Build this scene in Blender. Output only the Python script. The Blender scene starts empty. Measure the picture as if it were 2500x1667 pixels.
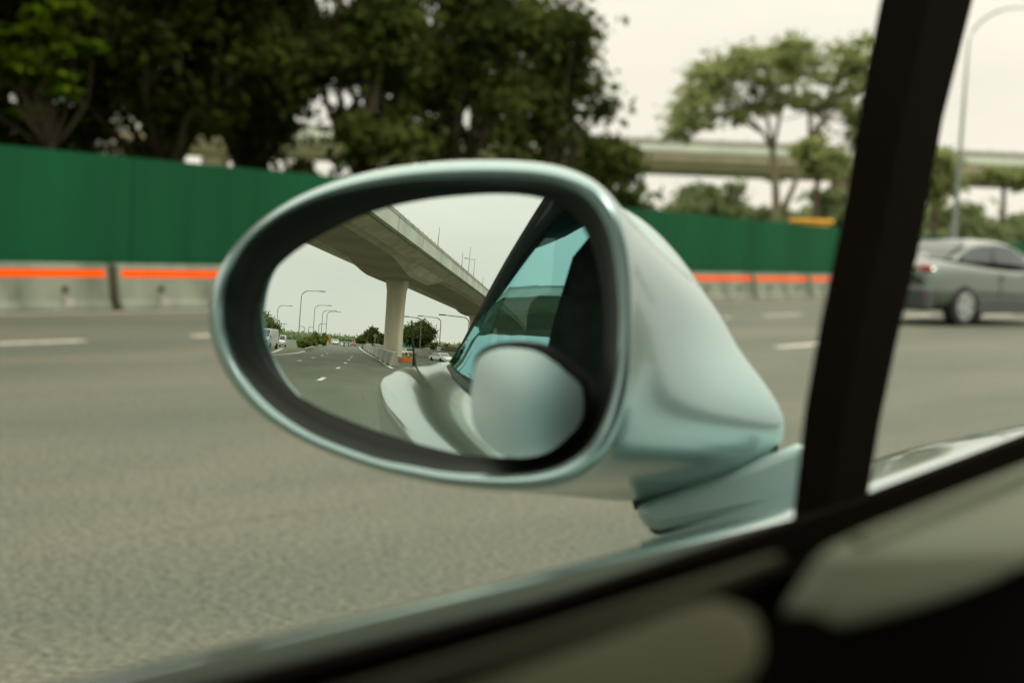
import bpy, bmesh, math, random
import numpy as np
from math import sin, cos, tan, atan, atan2, radians, degrees, pi, sqrt, hypot
from mathutils import Vector, Matrix
sc = bpy.context.scene
COL = sc.collection

# ------------------------------------------------------------------ camera
W, H = 2500, 1667
LENS = 50.0
F = LENS/36*W
EYE = np.array([0, 0, 1.2])
YAW, PITCH, ROLL = radians(43), atan((833.5-592)/F), radians(2.3)
Fv = np.array([-sin(YAW)*cos(PITCH), cos(YAW)*cos(PITCH), -sin(PITCH)])
R0 = np.array([cos(YAW), sin(YAW), 0]); U0 = np.cross(R0, Fv)
Rv = R0*cos(ROLL)+U0*sin(ROLL); Uv = np.cross(Rv, Fv)
cd = bpy.data.cameras.new('camera'); cam = bpy.data.objects.new('camera', cd); COL.objects.link(cam)
cd.lens = LENS; cd.sensor_width = 36; cd.clip_start = .02; cd.clip_end = 5000
cam.matrix_world = Matrix(((Rv[0], Uv[0], -Fv[0], EYE[0]), (Rv[1], Uv[1], -Fv[1], EYE[1]), (Rv[2], Uv[2], -Fv[2], EYE[2]), (0, 0, 0, 1)))
cd.dof.use_dof = True; cd.dof.focus_distance = 1.38; cd.dof.aperture_fstop = 6.0; cd.dof.aperture_blades = 0
sc.camera = cam
# ------------------------------------------------------------------ world, sun, exposure
wd = bpy.data.worlds.new('World'); sc.world = wd; wd.use_nodes = True
nt = wd.node_tree; N = nt.nodes; L = nt.links; N.clear()
SUN_EL, SUN_AZ = radians(50), radians(-68)      # azimuth left of the car's heading (negative: right)
out = N.new('ShaderNodeOutputWorld'); bg = N.new('ShaderNodeBackground'); bg.inputs[1].default_value = 1.0
sky = N.new('ShaderNodeTexSky'); sky.sky_type = 'NISHITA'; sky.sun_disc = False; sky.sun_elevation = SUN_EL; sky.sun_rotation = -SUN_AZ
skm = N.new('ShaderNodeVectorMath'); skm.operation = 'SCALE'; skm.inputs['Scale'].default_value = .07; L.new(sky.outputs[0], skm.inputs[0])
tc = N.new('ShaderNodeTexCoord'); sp = N.new('ShaderNodeSeparateXYZ'); L.new(tc.outputs['Generated'], sp.inputs[0])
mr = N.new('ShaderNodeMapRange'); mr.inputs['From Min'].default_value = .12; mr.inputs['From Max'].default_value = .9
mr.inputs['To Min'].default_value = 1.06; mr.inputs['To Max'].default_value = 2.5; L.new(sp.outputs['Z'], mr.inputs['Value'])
nz = N.new('ShaderNodeTexNoise'); nz.inputs['Scale'].default_value = 2.2; nz.inputs['Detail'].default_value = 5; nz.inputs['Roughness'].default_value = .55
mp = N.new('ShaderNodeMapping'); mp.inputs['Scale'].default_value = (1, 1, 3.5); L.new(tc.outputs['Generated'], mp.inputs[0]); L.new(mp.outputs[0], nz.inputs[0])
cr = N.new('ShaderNodeValToRGB'); cr.color_ramp.elements[0].position = .35; cr.color_ramp.elements[1].position = .66
cr.color_ramp.elements[0].color = (.88, .84, .72, 1); cr.color_ramp.elements[1].color = (.985, .925, .775, 1); L.new(nz.outputs[0], cr.inputs[0])
vm = N.new('ShaderNodeVectorMath'); vm.operation = 'SCALE'; L.new(cr.outputs[0], vm.inputs[0]); L.new(mr.outputs[0], vm.inputs['Scale'])
mx = N.new('ShaderNodeMix'); mx.data_type = 'RGBA'; mx.inputs[0].default_value = .93; L.new(skm.outputs[0], mx.inputs[6]); L.new(vm.outputs[0], mx.inputs[7])
L.new(mx.outputs[2], bg.inputs[0]); L.new(bg.outputs[0], out.inputs[0])
sl = bpy.data.lights.new('sun', 'SUN'); sl.energy = 1.25; sl.angle = radians(14); sl.color = (1, .95, .84)
so = bpy.data.objects.new('sun', sl); COL.objects.link(so)
sd = Vector((-sin(SUN_AZ)*cos(SUN_EL), cos(SUN_AZ)*cos(SUN_EL), sin(SUN_EL)))
so.rotation_euler = sd.to_track_quat('Z', 'Y').to_euler()
sc.view_settings.view_transform = 'Standard'; sc.view_settings.look = 'None'; sc.view_settings.gamma = 1; sc.view_settings.exposure = 0

# ------------------------------------------------------------------ measuring helpers
def ray(px, py):
    d = Fv+Rv*((px-W/2)/F)-Uv*((py-H/2)/F); return d/np.linalg.norm(d)
def gnd(px, py, z=0.):                        # ground point seen directly
    d = ray(px, py); t = (z-EYE[2])/d[2]; return EYE+d*t
def dpos(px, dist):                           # plan position at a horizontal distance in a seen direction
    d = ray(px, 640); h = hypot(d[0], d[1]); return np.array([d[0]/h*dist, d[1]/h*dist, 0.])
def dz(px, py, dist):
    d = ray(px, py); return EYE[2]+d[2]/hypot(d[0], d[1])*dist
MR = 1.2; MC0 = EYE+ray(1063, 797)*.78
def mhit(px, py):
    d = ray(px, py); oc = EYE-MCEN; b = d@oc; c = oc@oc-MR**2
    P = EYE+d*(-b-sqrt(b*b-c)); m = (P-MCEN)/MR
    return P, m, d-2*(d@m)*m
_r0 = np.array([0., -1., 0.]); MN = _r0-ray(1063, 797); MN /= np.linalg.norm(MN)
for _ in range(60):
    MCEN = MC0-MN*MR; P_, m_, r_ = mhit(840, 828); w_ = _r0-ray(840, 828); w_ /= np.linalg.norm(w_)
    MN = MN+(w_-m_); MN /= np.linalg.norm(MN)
MCEN = MC0-MN*MR
def mg(px, py, z=0.):                         # ground point seen in the mirror
    P, m, r = mhit(px, py); t = (z-P[2])/r[2]; return P+r*t
def mdir(px, dist, py=835):
    P, m, r = mhit(px, py); h = hypot(r[0], r[1]); return np.array([P[0]+r[0]/h*dist, P[1]+r[1]/h*dist, 0.])
def mz(px, py, dist):
    P, m, r = mhit(px, py); return P[2]+r[2]/hypot(r[0], r[1])*dist
def pln(px, py, off):                         # point on a plane parallel to the mirror plane
    d = ray(px, py); o = MC0+MN*off; t = ((o-EYE)@MN)/(d@MN); return EYE+d*t
def onx(px, py, x):                           # point on a plane x = const (door plane)
    d = ray(px, py); return EYE+d*(x/d[0])

# ------------------------------------------------------------------ materials
def lin(r, g, b):
    f = lambda c: (c/255/12.92) if c/255 <= .04045 else ((c/255+.055)/1.055)**2.4
    return (f(r), f(g), f(b), 1)
def mat(name, col, rough=.7, metal=0., spec=.5, noise=None, col2=None, nscale=3., bump=0., bscale=40., coat=0., stretch=(1, 1, 1), detail=6, lo=.35, hi=.65):
    m = bpy.data.materials.new(name); m.use_nodes = True; t = m.node_tree; b = t.nodes['Principled BSDF']
    b.inputs['Base Color'].default_value = (*col[:3], 1); b.inputs['Roughness'].default_value = rough; b.inputs['Metallic'].default_value = metal
    b.inputs['Specular IOR Level'].default_value = spec
    b.inputs['Coat Weight'].default_value = coat; b.inputs['Coat Roughness'].default_value = .05
    if col2 is not None or bump:
        c = t.nodes.new('ShaderNodeTexCoord'); mp = t.nodes.new('ShaderNodeMapping'); mp.inputs['Scale'].default_value = stretch
        t.links.new(c.outputs['Object'], mp.inputs[0])
    if col2 is not None:
        n = t.nodes.new('ShaderNodeTexNoise'); n.inputs['Scale'].default_value = nscale; n.inputs['Detail'].default_value = detail
        t.links.new(mp.outputs[0], n.inputs[0]); r = t.nodes.new('ShaderNodeValToRGB')
        r.color_ramp.elements[0].position = lo; r.color_ramp.elements[1].position = hi
        r.color_ramp.elements[0].color = (*col2[:3], 1); r.color_ramp.elements[1].color = (*col[:3], 1)
        t.links.new(n.outputs[0], r.inputs[0]); t.links.new(r.outputs[0], b.inputs['Base Color'])
    if bump:
        n2 = t.nodes.new('ShaderNodeTexNoise'); n2.inputs['Scale'].default_value = bscale; n2.inputs['Detail'].default_value = 4
        t.links.new(mp.outputs[0], n2.inputs[0]); bp = t.nodes.new('ShaderNodeBump'); bp.inputs['Strength'].default_value = bump; bp.inputs['Distance'].default_value = .02
        t.links.new(n2.outputs[0], bp.inputs['Height']); t.links.new(bp.outputs[0], b.inputs['Normal'])
    return m
M = {}
M['asphalt'] = mat('asphalt', (.245, .235, .185), .72, spec=.35)
def asphalt_nodes(m):
    t = m.node_tree; b = t.nodes['Principled BSDF']; n = t.nodes; l = t.links
    c = n.new('ShaderNodeTexCoord')
    def noise(scale, det, st=(1, 1, 1)):
        mp = n.new('ShaderNodeMapping'); mp.inputs['Scale'].default_value = st; l.new(c.outputs['Object'], mp.inputs[0])
        x = n.new('ShaderNodeTexNoise'); x.inputs['Scale'].default_value = scale; x.inputs['Detail'].default_value = det; l.new(mp.outputs[0], x.inputs[0]); return x
    def ramp(src, a, b_, ca, cb):
        r = n.new('ShaderNodeValToRGB'); r.color_ramp.elements[0].position = a; r.color_ramp.elements[1].position = b_
        r.color_ramp.elements[0].color = (*ca, 1); r.color_ramp.elements[1].color = (*cb, 1); l.new(src, r.inputs[0]); return r
    def mul(a, bb, k=1.):
        x = n.new('ShaderNodeMix'); x.data_type = 'RGBA'; x.blend_type = 'MULTIPLY'; x.inputs[0].default_value = k; l.new(a, x.inputs[6]); l.new(bb, x.inputs[7]); return x.outputs[2]
    base = ramp(noise(.45, 5, (1.6, .5, 1)).outputs[0], .38, .62, (.086, .101, .075), (.124, .126, .093)).outputs[0]     # worn wheel tracks along the road
    fine = ramp(noise(34, 4).outputs[0], .34, .66, (.62, .62, .62), (1.38, 1.36, 1.32)).outputs[0]
    v = n.new('ShaderNodeTexVoronoi'); v.inputs['Scale'].default_value = 26; l.new(c.outputs['Object'], v.inputs[0])
    spk = ramp(v.outputs['Distance'], .06, .20, (2.3, 2.2, 1.95), (1, 1, 1))
    v2 = n.new('ShaderNodeTexVoronoi'); v2.inputs['Scale'].default_value = 17; mp = n.new('ShaderNodeMapping'); mp.inputs['Location'].default_value = (3.3, 1.7, 0)
    l.new(c.outputs['Object'], mp.inputs[0]); l.new(mp.outputs[0], v2.inputs[0])
    dk = ramp(v2.outputs['Distance'], .08, .24, (.30, .28, .26), (1, 1, 1))
    crk = ramp(noise(.8, 9, (5, .22, 1)).outputs[0], .31, .36, (.84, .84, .85), (1, 1, 1))
    o = mul(mul(mul(mul(base, fine), spk.outputs[0], .8), dk.outputs[0], .9), crk.outputs[0])
    l.new(o, b.inputs['Base Color'])
    bp = n.new('ShaderNodeBump'); bp.inputs['Strength'].default_value = .5; bp.inputs['Distance'].default_value = .01
    l.new(noise(70, 3).outputs[0], bp.inputs['Height']); l.new(bp.outputs[0], b.inputs['Normal'])
asphalt_nodes(M['asphalt'])
M['paint'] = mat('road_paint', (.74, .70, .60), .8, col2=(.55, .52, .44), nscale=9)
M['earth'] = mat('earth', (.09, .11, .045), .95, col2=(.05, .075, .03), nscale=.5)
M['verge'] = mat('verge', (.09, .12, .04), .95, col2=(.17, .14, .08), nscale=.35)
M['green'] = mat('green_sheet', (.007, .086, .034), .6, spec=.08, col2=(.006, .062, .025), nscale=.8, stretch=(1, 1, .12))
M['concrete'] = mat('concrete', (.36, .35, .29), .85, col2=(.24, .24, .20), nscale=1.3, stretch=(1, 1, .5))
M['concrete_b'] = mat('barrier_concrete', (.21, .24, .18), .85, col2=(.105, .125, .09), nscale=1.6, stretch=(1, 1, .5))
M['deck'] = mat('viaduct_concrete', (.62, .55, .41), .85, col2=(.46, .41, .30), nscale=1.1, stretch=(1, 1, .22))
M['deckedge'] = mat('viaduct_parapet_concrete', (.55, .56, .48), .8, col2=(.42, .43, .37), nscale=.5, stretch=(1, 1, .3))
M['deckfar'] = mat('far_viaduct_sunlit_concrete', (.74, .66, .50), .85, col2=(.62, .55, .42), nscale=.6, stretch=(1, 1, .3))  # paler copy of the viaduct concrete: its sunlit look is put into the colour
M['edgefar'] = mat('far_parapet_sunlit_concrete', (.66, .72, .60), .85, col2=(.56, .62, .52), nscale=.6)  # paler parapet copy, sunlight put into the colour as well
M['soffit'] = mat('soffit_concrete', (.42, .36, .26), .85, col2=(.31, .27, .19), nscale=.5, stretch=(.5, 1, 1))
M['orange'] = mat('orange_band', (1., .105, .0), .8, spec=.0, col2=(.92, .09, .0), nscale=2)
M['dirt'] = mat('grime', (.06, .045, .02), .9)
M['black'] = mat('black_rubber', (.008, .007, .004), .6, spec=.25)
M['interior'] = mat('interior_trim', (.0045, .003, .0012), .9, spec=.03)
M['trim'] = mat('interior_grey_trim', (.30, .33, .235), .7, spec=.15)
M['trim2'] = mat('interior_olive_trim', (.105, .10, .05), .7, spec=.1)
M['trim3'] = mat('door_strip_trim', (.075, .07, .036), .7, spec=.1)
M['silver'] = mat('silver_paint', (.33, .46, .445), .26, .68, coat=.4)
M['silver4'] = mat('silver_foot_painted_reflection', (.46, .63, .60), .4, .3, coat=.3)  # lighter copy of silver paint: the foot's bright reflection is put into its colour
M['silver2'] = mat('silver_body_paint', (.36, .48, .46), .11, .8, coat=.5)
M['silver3'] = mat('sedan_paint', (.13, .165, .14), .10, .8, coat=.8)
M['cloth'] = mat('seat_cloth', (.045, .06, .05), .9, spec=.1, col2=(.03, .04, .033), nscale=20)
M['bezel'] = mat('bezel_plastic', (.014, .018, .012), .5, spec=.3)
M['seal'] = mat('green_grey_seal', (.030, .046, .030), .6, spec=.2)
M['soft'] = mat('folding_roof_cloth', (.016, .022, .016), .85)
M['steel'] = mat('lamp_steel', (.20, .24, .22), .5, .3)
M['white'] = mat('white_paint', (.72, .72, .68), .35, coat=.3)
M['redp'] = mat('red_paint', (.38, .03, .04), .35, coat=.3)
M['orangep'] = mat('orange_paint', (.75, .20, .04), .45)
M['teal'] = mat('teal_paint', (.06, .30, .30), .4)
M['darkglass'] = mat('dark_glass', (.02, .035, .035), .06, spec=.8)
M['purple'] = mat('purple_tint', (.12, .05, .13), .2)
M['tyre'] = mat('tyre', (.015, .015, .013), .8)
M['rim'] = mat('rim', (.40, .45, .44), .3, .6)
M['lampred'] = mat('red_lens', (.36, .012, .014), .25, coat=.4)
M['sign'] = mat('sign_blue', (.01, .30, .42), .4)
M['signgrey'] = mat('sign_back', (.32, .34, .30), .5, .2)
M['yellow'] = mat('yellow_plastic', (.85, .42, .02), .5)
M['brick'] = mat('red_brick', (.28, .12, .08), .85, col2=(.22, .09, .06), nscale=3)
M['rusty'] = mat('rust_stained_concrete', (.30, .24, .17), .9, col2=(.22, .12, .07), nscale=4)
M['roof'] = mat('brown_roof', (.12, .08, .06), .8)
M['bark'] = mat('bark', (.085, .06, .038), .9, col2=(.05, .036, .022), nscale=5)
M['barkpale'] = mat('bark_pale', (.26, .23, .15), .9, col2=(.18, .16, .10), nscale=5)
M['skin'] = mat('rider_clothes', (.03, .04, .05), .8)
M['darkrefl'] = mat('painted_dark_reflection', (.04, .05, .05), .3, coat=.4)  # dark tone standing for dark reflections low on the sedan's body
def leafmat(name, c1, c2, c3, sc_=.8, trans=.25):
    m = bpy.data.materials.new(name); m.use_nodes = True; t = m.node_tree; b = t.nodes['Principled BSDF']; n = t.nodes; l = t.links
    c = n.new('ShaderNodeTexCoord'); x = n.new('ShaderNodeTexNoise'); x.inputs['Scale'].default_value = sc_; x.inputs['Detail'].default_value = 4; l.new(c.outputs['Object'], x.inputs[0])
    r = n.new('ShaderNodeValToRGB'); r.color_ramp.elements[0].position = .36; r.color_ramp.elements[1].position = .66
    r.color_ramp.elements[0].color = (*c1, 1); r.color_ramp.elements[1].color = (*c3, 1); e = r.color_ramp.elements.new(.5); e.color = (*c2, 1)
    l.new(x.outputs[0], r.inputs[0]); l.new(r.outputs[0], b.inputs['Base Color']); b.inputs['Roughness'].default_value = .6; b.inputs['Specular IOR Level'].default_value = .03
    tr = n.new('ShaderNodeBsdfTranslucent'); l.new(r.outputs[0], tr.inputs[0]); ms = n.new('ShaderNodeMixShader'); ms.inputs[0].default_value = trans
    l.new(b.outputs[0], ms.inputs[1]); l.new(tr.outputs[0], ms.inputs[2]); l.new(ms.outputs[0], n['Material Output'].inputs[0]); return m
M['leafdark'] = leafmat('leaves_dark', (.016, .020, .003), (.028, .037, .005), (.052, .065, .010), trans=.15)
M['leafmid'] = leafmat('leaves_mid', (.032, .045, .009), (.055, .074, .015), (.090, .112, .027), .7, .25)
M['leafbright'] = leafmat('leaves_bright', (.045, .085, .003), (.075, .13, .005), (.12, .19, .01), 1.5, .45)
M['leafpale'] = leafmat('leaves_pale', (.20, .24, .09), (.27, .31, .12), (.34, .38, .16), .4, .5)  # yellow-green, paled further: haze over far crowns is put into the colour
M['leafgrey'] = leafmat('leaves_far', (.17, .22, .10), (.23, .28, .13), (.29, .34, .17), .3, .4)  # paled too: the far trees' haze is put into the leaf colour
M['leafbush'] = leafmat('leaves_bush', (.11, .15, .03), (.17, .21, .05), (.23, .27, .08), .9, .35)
M['leafmirror'] = leafmat('leaves_roadside', (.07, .095, .025), (.12, .155, .04), (.18, .215, .07), .6, .3)
# mirror glass: a real reflector with a green-blue tint
m = bpy.data.materials.new('mirror_glass'); m.use_nodes = True; t = m.node_tree; t.nodes.clear()
o_ = t.nodes.new('ShaderNodeOutputMaterial'); g_ = t.nodes.new('ShaderNodeBsdfGlossy'); g_.inputs['Roughness'].default_value = 0
g_.inputs['Color'].default_value = (.67, .775, .745, 1); t.links.new(g_.outputs[0], o_.inputs[0]); M['mirror'] = m
m = bpy.data.materials.new('spot_mirror_glass'); m.use_nodes = True; t = m.node_tree; t.nodes.clear()
o_ = t.nodes.new('ShaderNodeOutputMaterial'); g_ = t.nodes.new('ShaderNodeBsdfGlossy'); g_.inputs['Roughness'].default_value = .24
g_.inputs['Color'].default_value = (.50, .64, .62, 1); t.links.new(g_.outputs[0], o_.inputs[0]); M['spot'] = m
m = bpy.data.materials.new('tinted_window'); m.use_nodes = True; t = m.node_tree; t.nodes.clear()
o_ = t.nodes.new('ShaderNodeOutputMaterial'); g_ = t.nodes.new('ShaderNodeBsdfGlossy'); g_.inputs['Roughness'].default_value = 0
g_.inputs['Color'].default_value = (.36, .69, .74, 1); d_ = t.nodes.new('ShaderNodeBsdfTransparent'); d_.inputs['Color'].default_value = (.25, .36, .32, 1)
x_ = t.nodes.new('ShaderNodeMixShader'); x_.inputs[0].default_value = .78; t.links.new(d_.outputs[0], x_.inputs[1]); t.links.new(g_.outputs[0], x_.inputs[2]); t.links.new(x_.outputs[0], o_.inputs[0]); M['tint'] = m

# ------------------------------------------------------------------ building helpers
def link(o, parent=None):
    COL.objects.link(o)
    if parent is not None: o.parent = parent
    return o
def tag(o, label=None, cat=None, group=None, kind=None):
    if label: o['label'] = label
    if cat: o['category'] = cat
    if group: o['group'] = group
    if kind: o['kind'] = kind
    return o
def empty(name, loc=(0, 0, 0), rz=0., label=None, cat=None, group=None):
    o = bpy.data.objects.new(name, None); o.empty_display_size = .2; o.location = loc; o.rotation_euler = (0, 0, rz); COL.objects.link(o)
    return tag(o, label, cat, group)
class MB:
    def __init__(s): s.v = []; s.f = []
    def add(s, vs, fs):
        k = len(s.v); s.v += [tuple(float(c) for c in p) for p in vs]; s.f += [tuple(i+k for i in f) for f in fs]; return s
    def box(s, c, d, rz=0.):
        x, y, z = d[0]/2, d[1]/2, d[2]/2; ca, sa = cos(rz), sin(rz); vs = []
        for a, b, e in ((-x, -y, -z), (x, -y, -z), (x, y, -z), (-x, y, -z), (-x, -y, z), (x, -y, z), (x, y, z), (-x, y, z)):
            vs.append((c[0]+a*ca-b*sa, c[1]+a*sa+b*ca, c[2]+e))
        return s.add(vs, [(3, 2, 1, 0), (4, 5, 6, 7), (0, 1, 5, 4), (1, 2, 6, 5), (2, 3, 7, 6), (3, 0, 4, 7)])
    def tube(s, pts, rad, n=8):
        pts = [Vector(p) for p in pts]; rs = rad if isinstance(rad, (list, tuple)) else [rad]*len(pts); loops = []
        for i, p in enumerate(pts):
            d = (pts[min(i+1, len(pts)-1)]-pts[max(i-1, 0)]).normalized()
            a = Vector((0, 0, 1)) if abs(d.z) < .9 else Vector((1, 0, 0)); u = d.cross(a).normalized(); w = d.cross(u)
            loops.append([p+u*(rs[i]*cos(2*pi*k/n))+w*(rs[i]*sin(2*pi*k/n)) for k in range(n)])
        return s.loft(loops, True, True)
    def loft(s, loops, closed=True, cap=False):
        n = len(loops[0]); vs = [p for lp in loops for p in lp]; fs = []
        for i in range(len(loops)-1):
            for k in range(n if closed else n-1):
                a, b = i*n+k, i*n+(k+1) % n; fs.append((a, b, b+n, a+n))
        if cap: fs.append(tuple(range(n))[::-1]); fs.append(tuple(range((len(loops)-1)*n, len(loops)*n)))
        return s.add(vs, fs)
    def cyl(s, c, r, h, axis='z', n=16):
        ax = {'x': (1, 0, 0), 'y': (0, 1, 0), 'z': (0, 0, 1)}[axis]; a = Vector(ax)*h/2; c = Vector(c); return s.tube([c-a, c+a], r, n)
    def prism(s, poly, y0, y1, f=lambda a, b, t: (a, t, b)):     # polygon (a,b) swept from y0 to y1
        return s.loft([[f(a, b, y0) for a, b in poly], [f(a, b, y1) for a, b in poly]], True, True)
    def build(s, name, m, parent=None, smooth=False, bevel=0., sub=0, origin=None, label=None):
        me = bpy.data.meshes.new(name); off = Vector(origin) if origin is not None else Vector((0, 0, 0))
        if parent is not None and origin is None and parent.get('_w'): off = Vector(parent.location)
        me.from_pydata([Vector(p)-off for p in s.v], [], s.f); me.update()
        bm = bmesh.new(); bm.from_mesh(me); bmesh.ops.recalc_face_normals(bm, faces=bm.faces); bm.to_mesh(me); bm.free()
        if smooth: me.shade_smooth()
        me.materials.append(m); o = bpy.data.objects.new(name, me); link(o, parent)
        if parent is None and origin is not None: o.location = off
        if bevel:
            b = o.modifiers.new('bevel', 'BEVEL'); b.width = bevel; b.segments = 3; b.limit_method = 'ANGLE'; b.angle_limit = radians(35)
        if sub:
            b = o.modifiers.new('sub', 'SUBSURF'); b.levels = sub; b.render_levels = sub
        if label: o['label'] = label
        return o
def wroot(name, loc, label, cat, group=None):   # root whose parts are given in world coordinates
    r = empty(name, loc, 0, label, cat, group); r['_w'] = 1; return r
def copy_tree(o, parent=None):
    c = o.copy(); COL.objects.link(c); c.parent = parent
    for ch in list(o.children): copy_tree(ch, c)
    return c

# ------------------------------------------------------------------ the ground and roads
FA, FB = 11.05, -18.13                             # fence line: x = FB - .111*(y-FA)
def fx(y): return FB-.111*(y-FA)
MB().add([(-2500, -2500, -.3), (2500, -2500, -.3), (2500, 2500, -.3), (-2500, 2500, -.3)], [(0, 1, 2, 3)]).build('ground', M['earth'])['kind'] = 'structure'
mb = MB(); L_ = [(fx(y)-.6, y) for y in (140, 100, 60, 34, 11, -10, -40)]+[(-26, -60), (-34, -400), (-40, -700)]; R_ = [(14, y) for y in (140, 100, 60, 34, 11, -10, -40)]+[(40, -60), (120, -400), (140, -700)]
mb.add([(x, y, 0) for x, y in L_]+[(x, y, 0) for x, y in R_], [(i, i+1, 11+i, 10+i) for i in range(9)])
road = mb.build('road', M['asphalt']); road['kind'] = 'structure'
def strip(mb, pts, w, z=.004):
    vs = []
    for i, p in enumerate(pts):
        a = np.array(pts[min(i+1, len(pts)-1)][:2])-np.array(pts[max(i-1, 0)][:2]); a = a/np.linalg.norm(a); n = np.array([-a[1], a[0]])*w/2
        vs += [(p[0]+n[0], p[1]+n[1], z), (p[0]-n[0], p[1]-n[1], z)]
    mb.add(vs, [(2*i, 2*i+1, 2*i+3, 2*i+2) for i in range(len(pts)-1)])
mk = MB()
strip(mk, [(fx(y)+.42, y) for y in range(-30, 100, 5)], .14)
def dline(p, q, w): strip(mk, [gnd(*p), gnd(*q)], w)
a0 = gnd(0, 837); a1 = gnd(207, 832); b0 = gnd(1865, 771); b1 = gnd(1945, 770)
da = (b0-a1)/np.linalg.norm(b0-a1)
strip(mk, [a1-da*2.2, a1], .15)
strip(mk, [gnd(467, 821), gnd(467, 821)+da*1.5], .15)
for y0 in (b0,): strip(mk, [b0, b0+da*1.6], .15)
strip(mk, [gnd(1760, 776), gnd(1785, 775.5)], .15)
e0 = gnd(2205, 773); strip(mk, [e0, gnd(2275, 769)], .16); strip(mk, [gnd(2372, 772), gnd(2470, 769)], .16)
strip(mk, [gnd(1897, 848), gnd(1897, 848)+da*1.9], .15)
# lane markings seen in the mirror
def mline(p, q, w): strip(mk, [mg(*p), mg(*q)], w)
for p, q in (((778, 929), (792, 921.5)), ((822, 900), (829, 896.5)), ((841, 887), (844.5, 884.8)), ((850.5, 879.2), (853, 877.6)), ((856, 874), (857.7, 872.7)), ((859, 869.6), (860, 868.6))): mline(p, q, .15)
for p, q in (((662, 889.5), (675, 888.3)), ((728, 881), (735.5, 879.6)), ((762, 873.6), (768, 872.3)), ((785.5, 868.2), (789, 867)), ((798, 863.4), (800, 862.4)), ((844, 858), (844.6, 857.2))): mline(p, q, .16)
strip(mk, [mg(*p) for p in ((652, 866), (680, 865.5), (705, 864), (728, 861), (745, 857), (758, 852.5), (768, 848), (785, 843.5), (800, 839.5))], .24)
strip(mk, [mg(*p) for p in ((652, 866), (664, 861), (676, 856.5), (690, 850.5))], .24)
strip(mk, [mg(*p) for p in ((958, 899.5), (945, 892), (925, 878), (905, 868), (890, 859), (880, 851.5), (876.5, 845), (877, 842))], .17)
mko = mk.build('road_markings', M['paint']); mko['kind'] = 'structure'

# ------------------------------------------------------------------ hoarding fence
def fence_z(px, py, y):                             # height over the ground where the sight line meets the fence plane
    d = ray(px, py); n = np.array([1, .111, 0]); t = ((FB+.111*FA)-n@EYE)/(n@d); return (EYE+d*t)
top = [(-5, fence_z(0, 349, 0)[2])] + [(fence_z(px, py, 0)[1], fence_z(px, py, 0)[2]) for px, py in ((0, 349), (313, 380), (840, 430), (1600, 511), (2010, 550), (2240, 573))]
def ftop(y): return float(np.interp(y, [a for a, b in top], [b for a, b in top]))
fr = wroot('hoarding_fence', (fx(20), 20, 0), 'long tall dark green sheet hoarding standing behind the orange-banded concrete barriers', 'fence')
yj = fence_z(313, 500, 0)[1]; PW = 4.9
ys = [yj+.28+PW*k for k in range(-3, 12)]
for i in range(len(ys)-1):
    ya, yb = ys[i]+.012, ys[i+1]-.012; n = 44; vs = []
    for k in range(n+1):
        y = ya+(yb-ya)*k/n; c = .002*(1 if (k//2) % 2 else -1)+(.006*sin(i*7)); 
        vs += [(fx(y)-.36+c, y, .05), (fx(y)-.36+c, y, ftop(y)+.0)]
    mb = MB().add(vs, [(2*k, 2*k+2, 2*k+3, 2*k+1) for k in range(n)]); o = mb.build('panel', M['green'], fr)
    s = o.modifiers.new('s', 'SOLIDIFY'); s.thickness = .03
for y in ys: MB().box((fx(y)-.48, y, ftop(y)/2), (.08, .08, ftop(y)-.08)).build('post', M['steel'], fr)
# barriers
BH = fence_z(282, 640, 0)[2]-.02; BL = 3.26
def barrier_proto():
    r = empty('concrete_barrier', (0, 0, 0))
    prof = [(-.26, 0), (-.26, .07), (-.19, .16), (-.12, BH*.96), (-.10, BH), (.10, BH), (.12, BH*.96), (.19, .16), (.26, .07), (.26, 0)]
    b = MB().prism(prof, -BL/2+.07, BL/2-.07).build('body', M['concrete_b'], r, bevel=.02)
    z0, z1 = BH-.19, BH-.085
    mb = MB(); xa = lambda z: .19-(.07)*(z-.16)/(BH*.96-.16)+.004
    mb.add([(xa(z0), -BL/2+.13, z0), (xa(z0), BL/2-.13, z0), (xa(z1), BL/2-.13, z1), (xa(z1), -BL/2+.13, z1), (xa(z0)-.02, -BL/2+.13, z0), (xa(z0)-.02, BL/2-.13, z0), (xa(z1)-.02, BL/2-.13, z1), (xa(z1)-.02, -BL/2+.13, z1)],
           [(0, 1, 2, 3), (7, 6, 5, 4), (0, 4, 5, 1), (3, 2, 6, 7), (0, 3, 7, 4), (1, 5, 6, 2)]).build('orange_band', M['orange'], r)
    for s in (-1, 1):
        mb = MB(); z = BH*.47; mb.cyl((.16, s*BL/4, z), .045, .09, 'x', 12).build('lifting_hole', M['dirt'], r)
        MB().box((.205, s*BL/4+.03, .10), (.10, .17, .17)).build('drain_slot', M['concrete'], r)
    MB().box((0, BL/2, BH/2-.01), (.16, .145, BH-.04)).build('joint_plate', M['dirt'], r)
    return r
bp0 = barrier_proto(); 
blab = ['orange-banded concrete barrier at the far left of the photo, left of the dark joint', 'orange-banded concrete barrier right of the dark joint, running behind the mirror']
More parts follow.
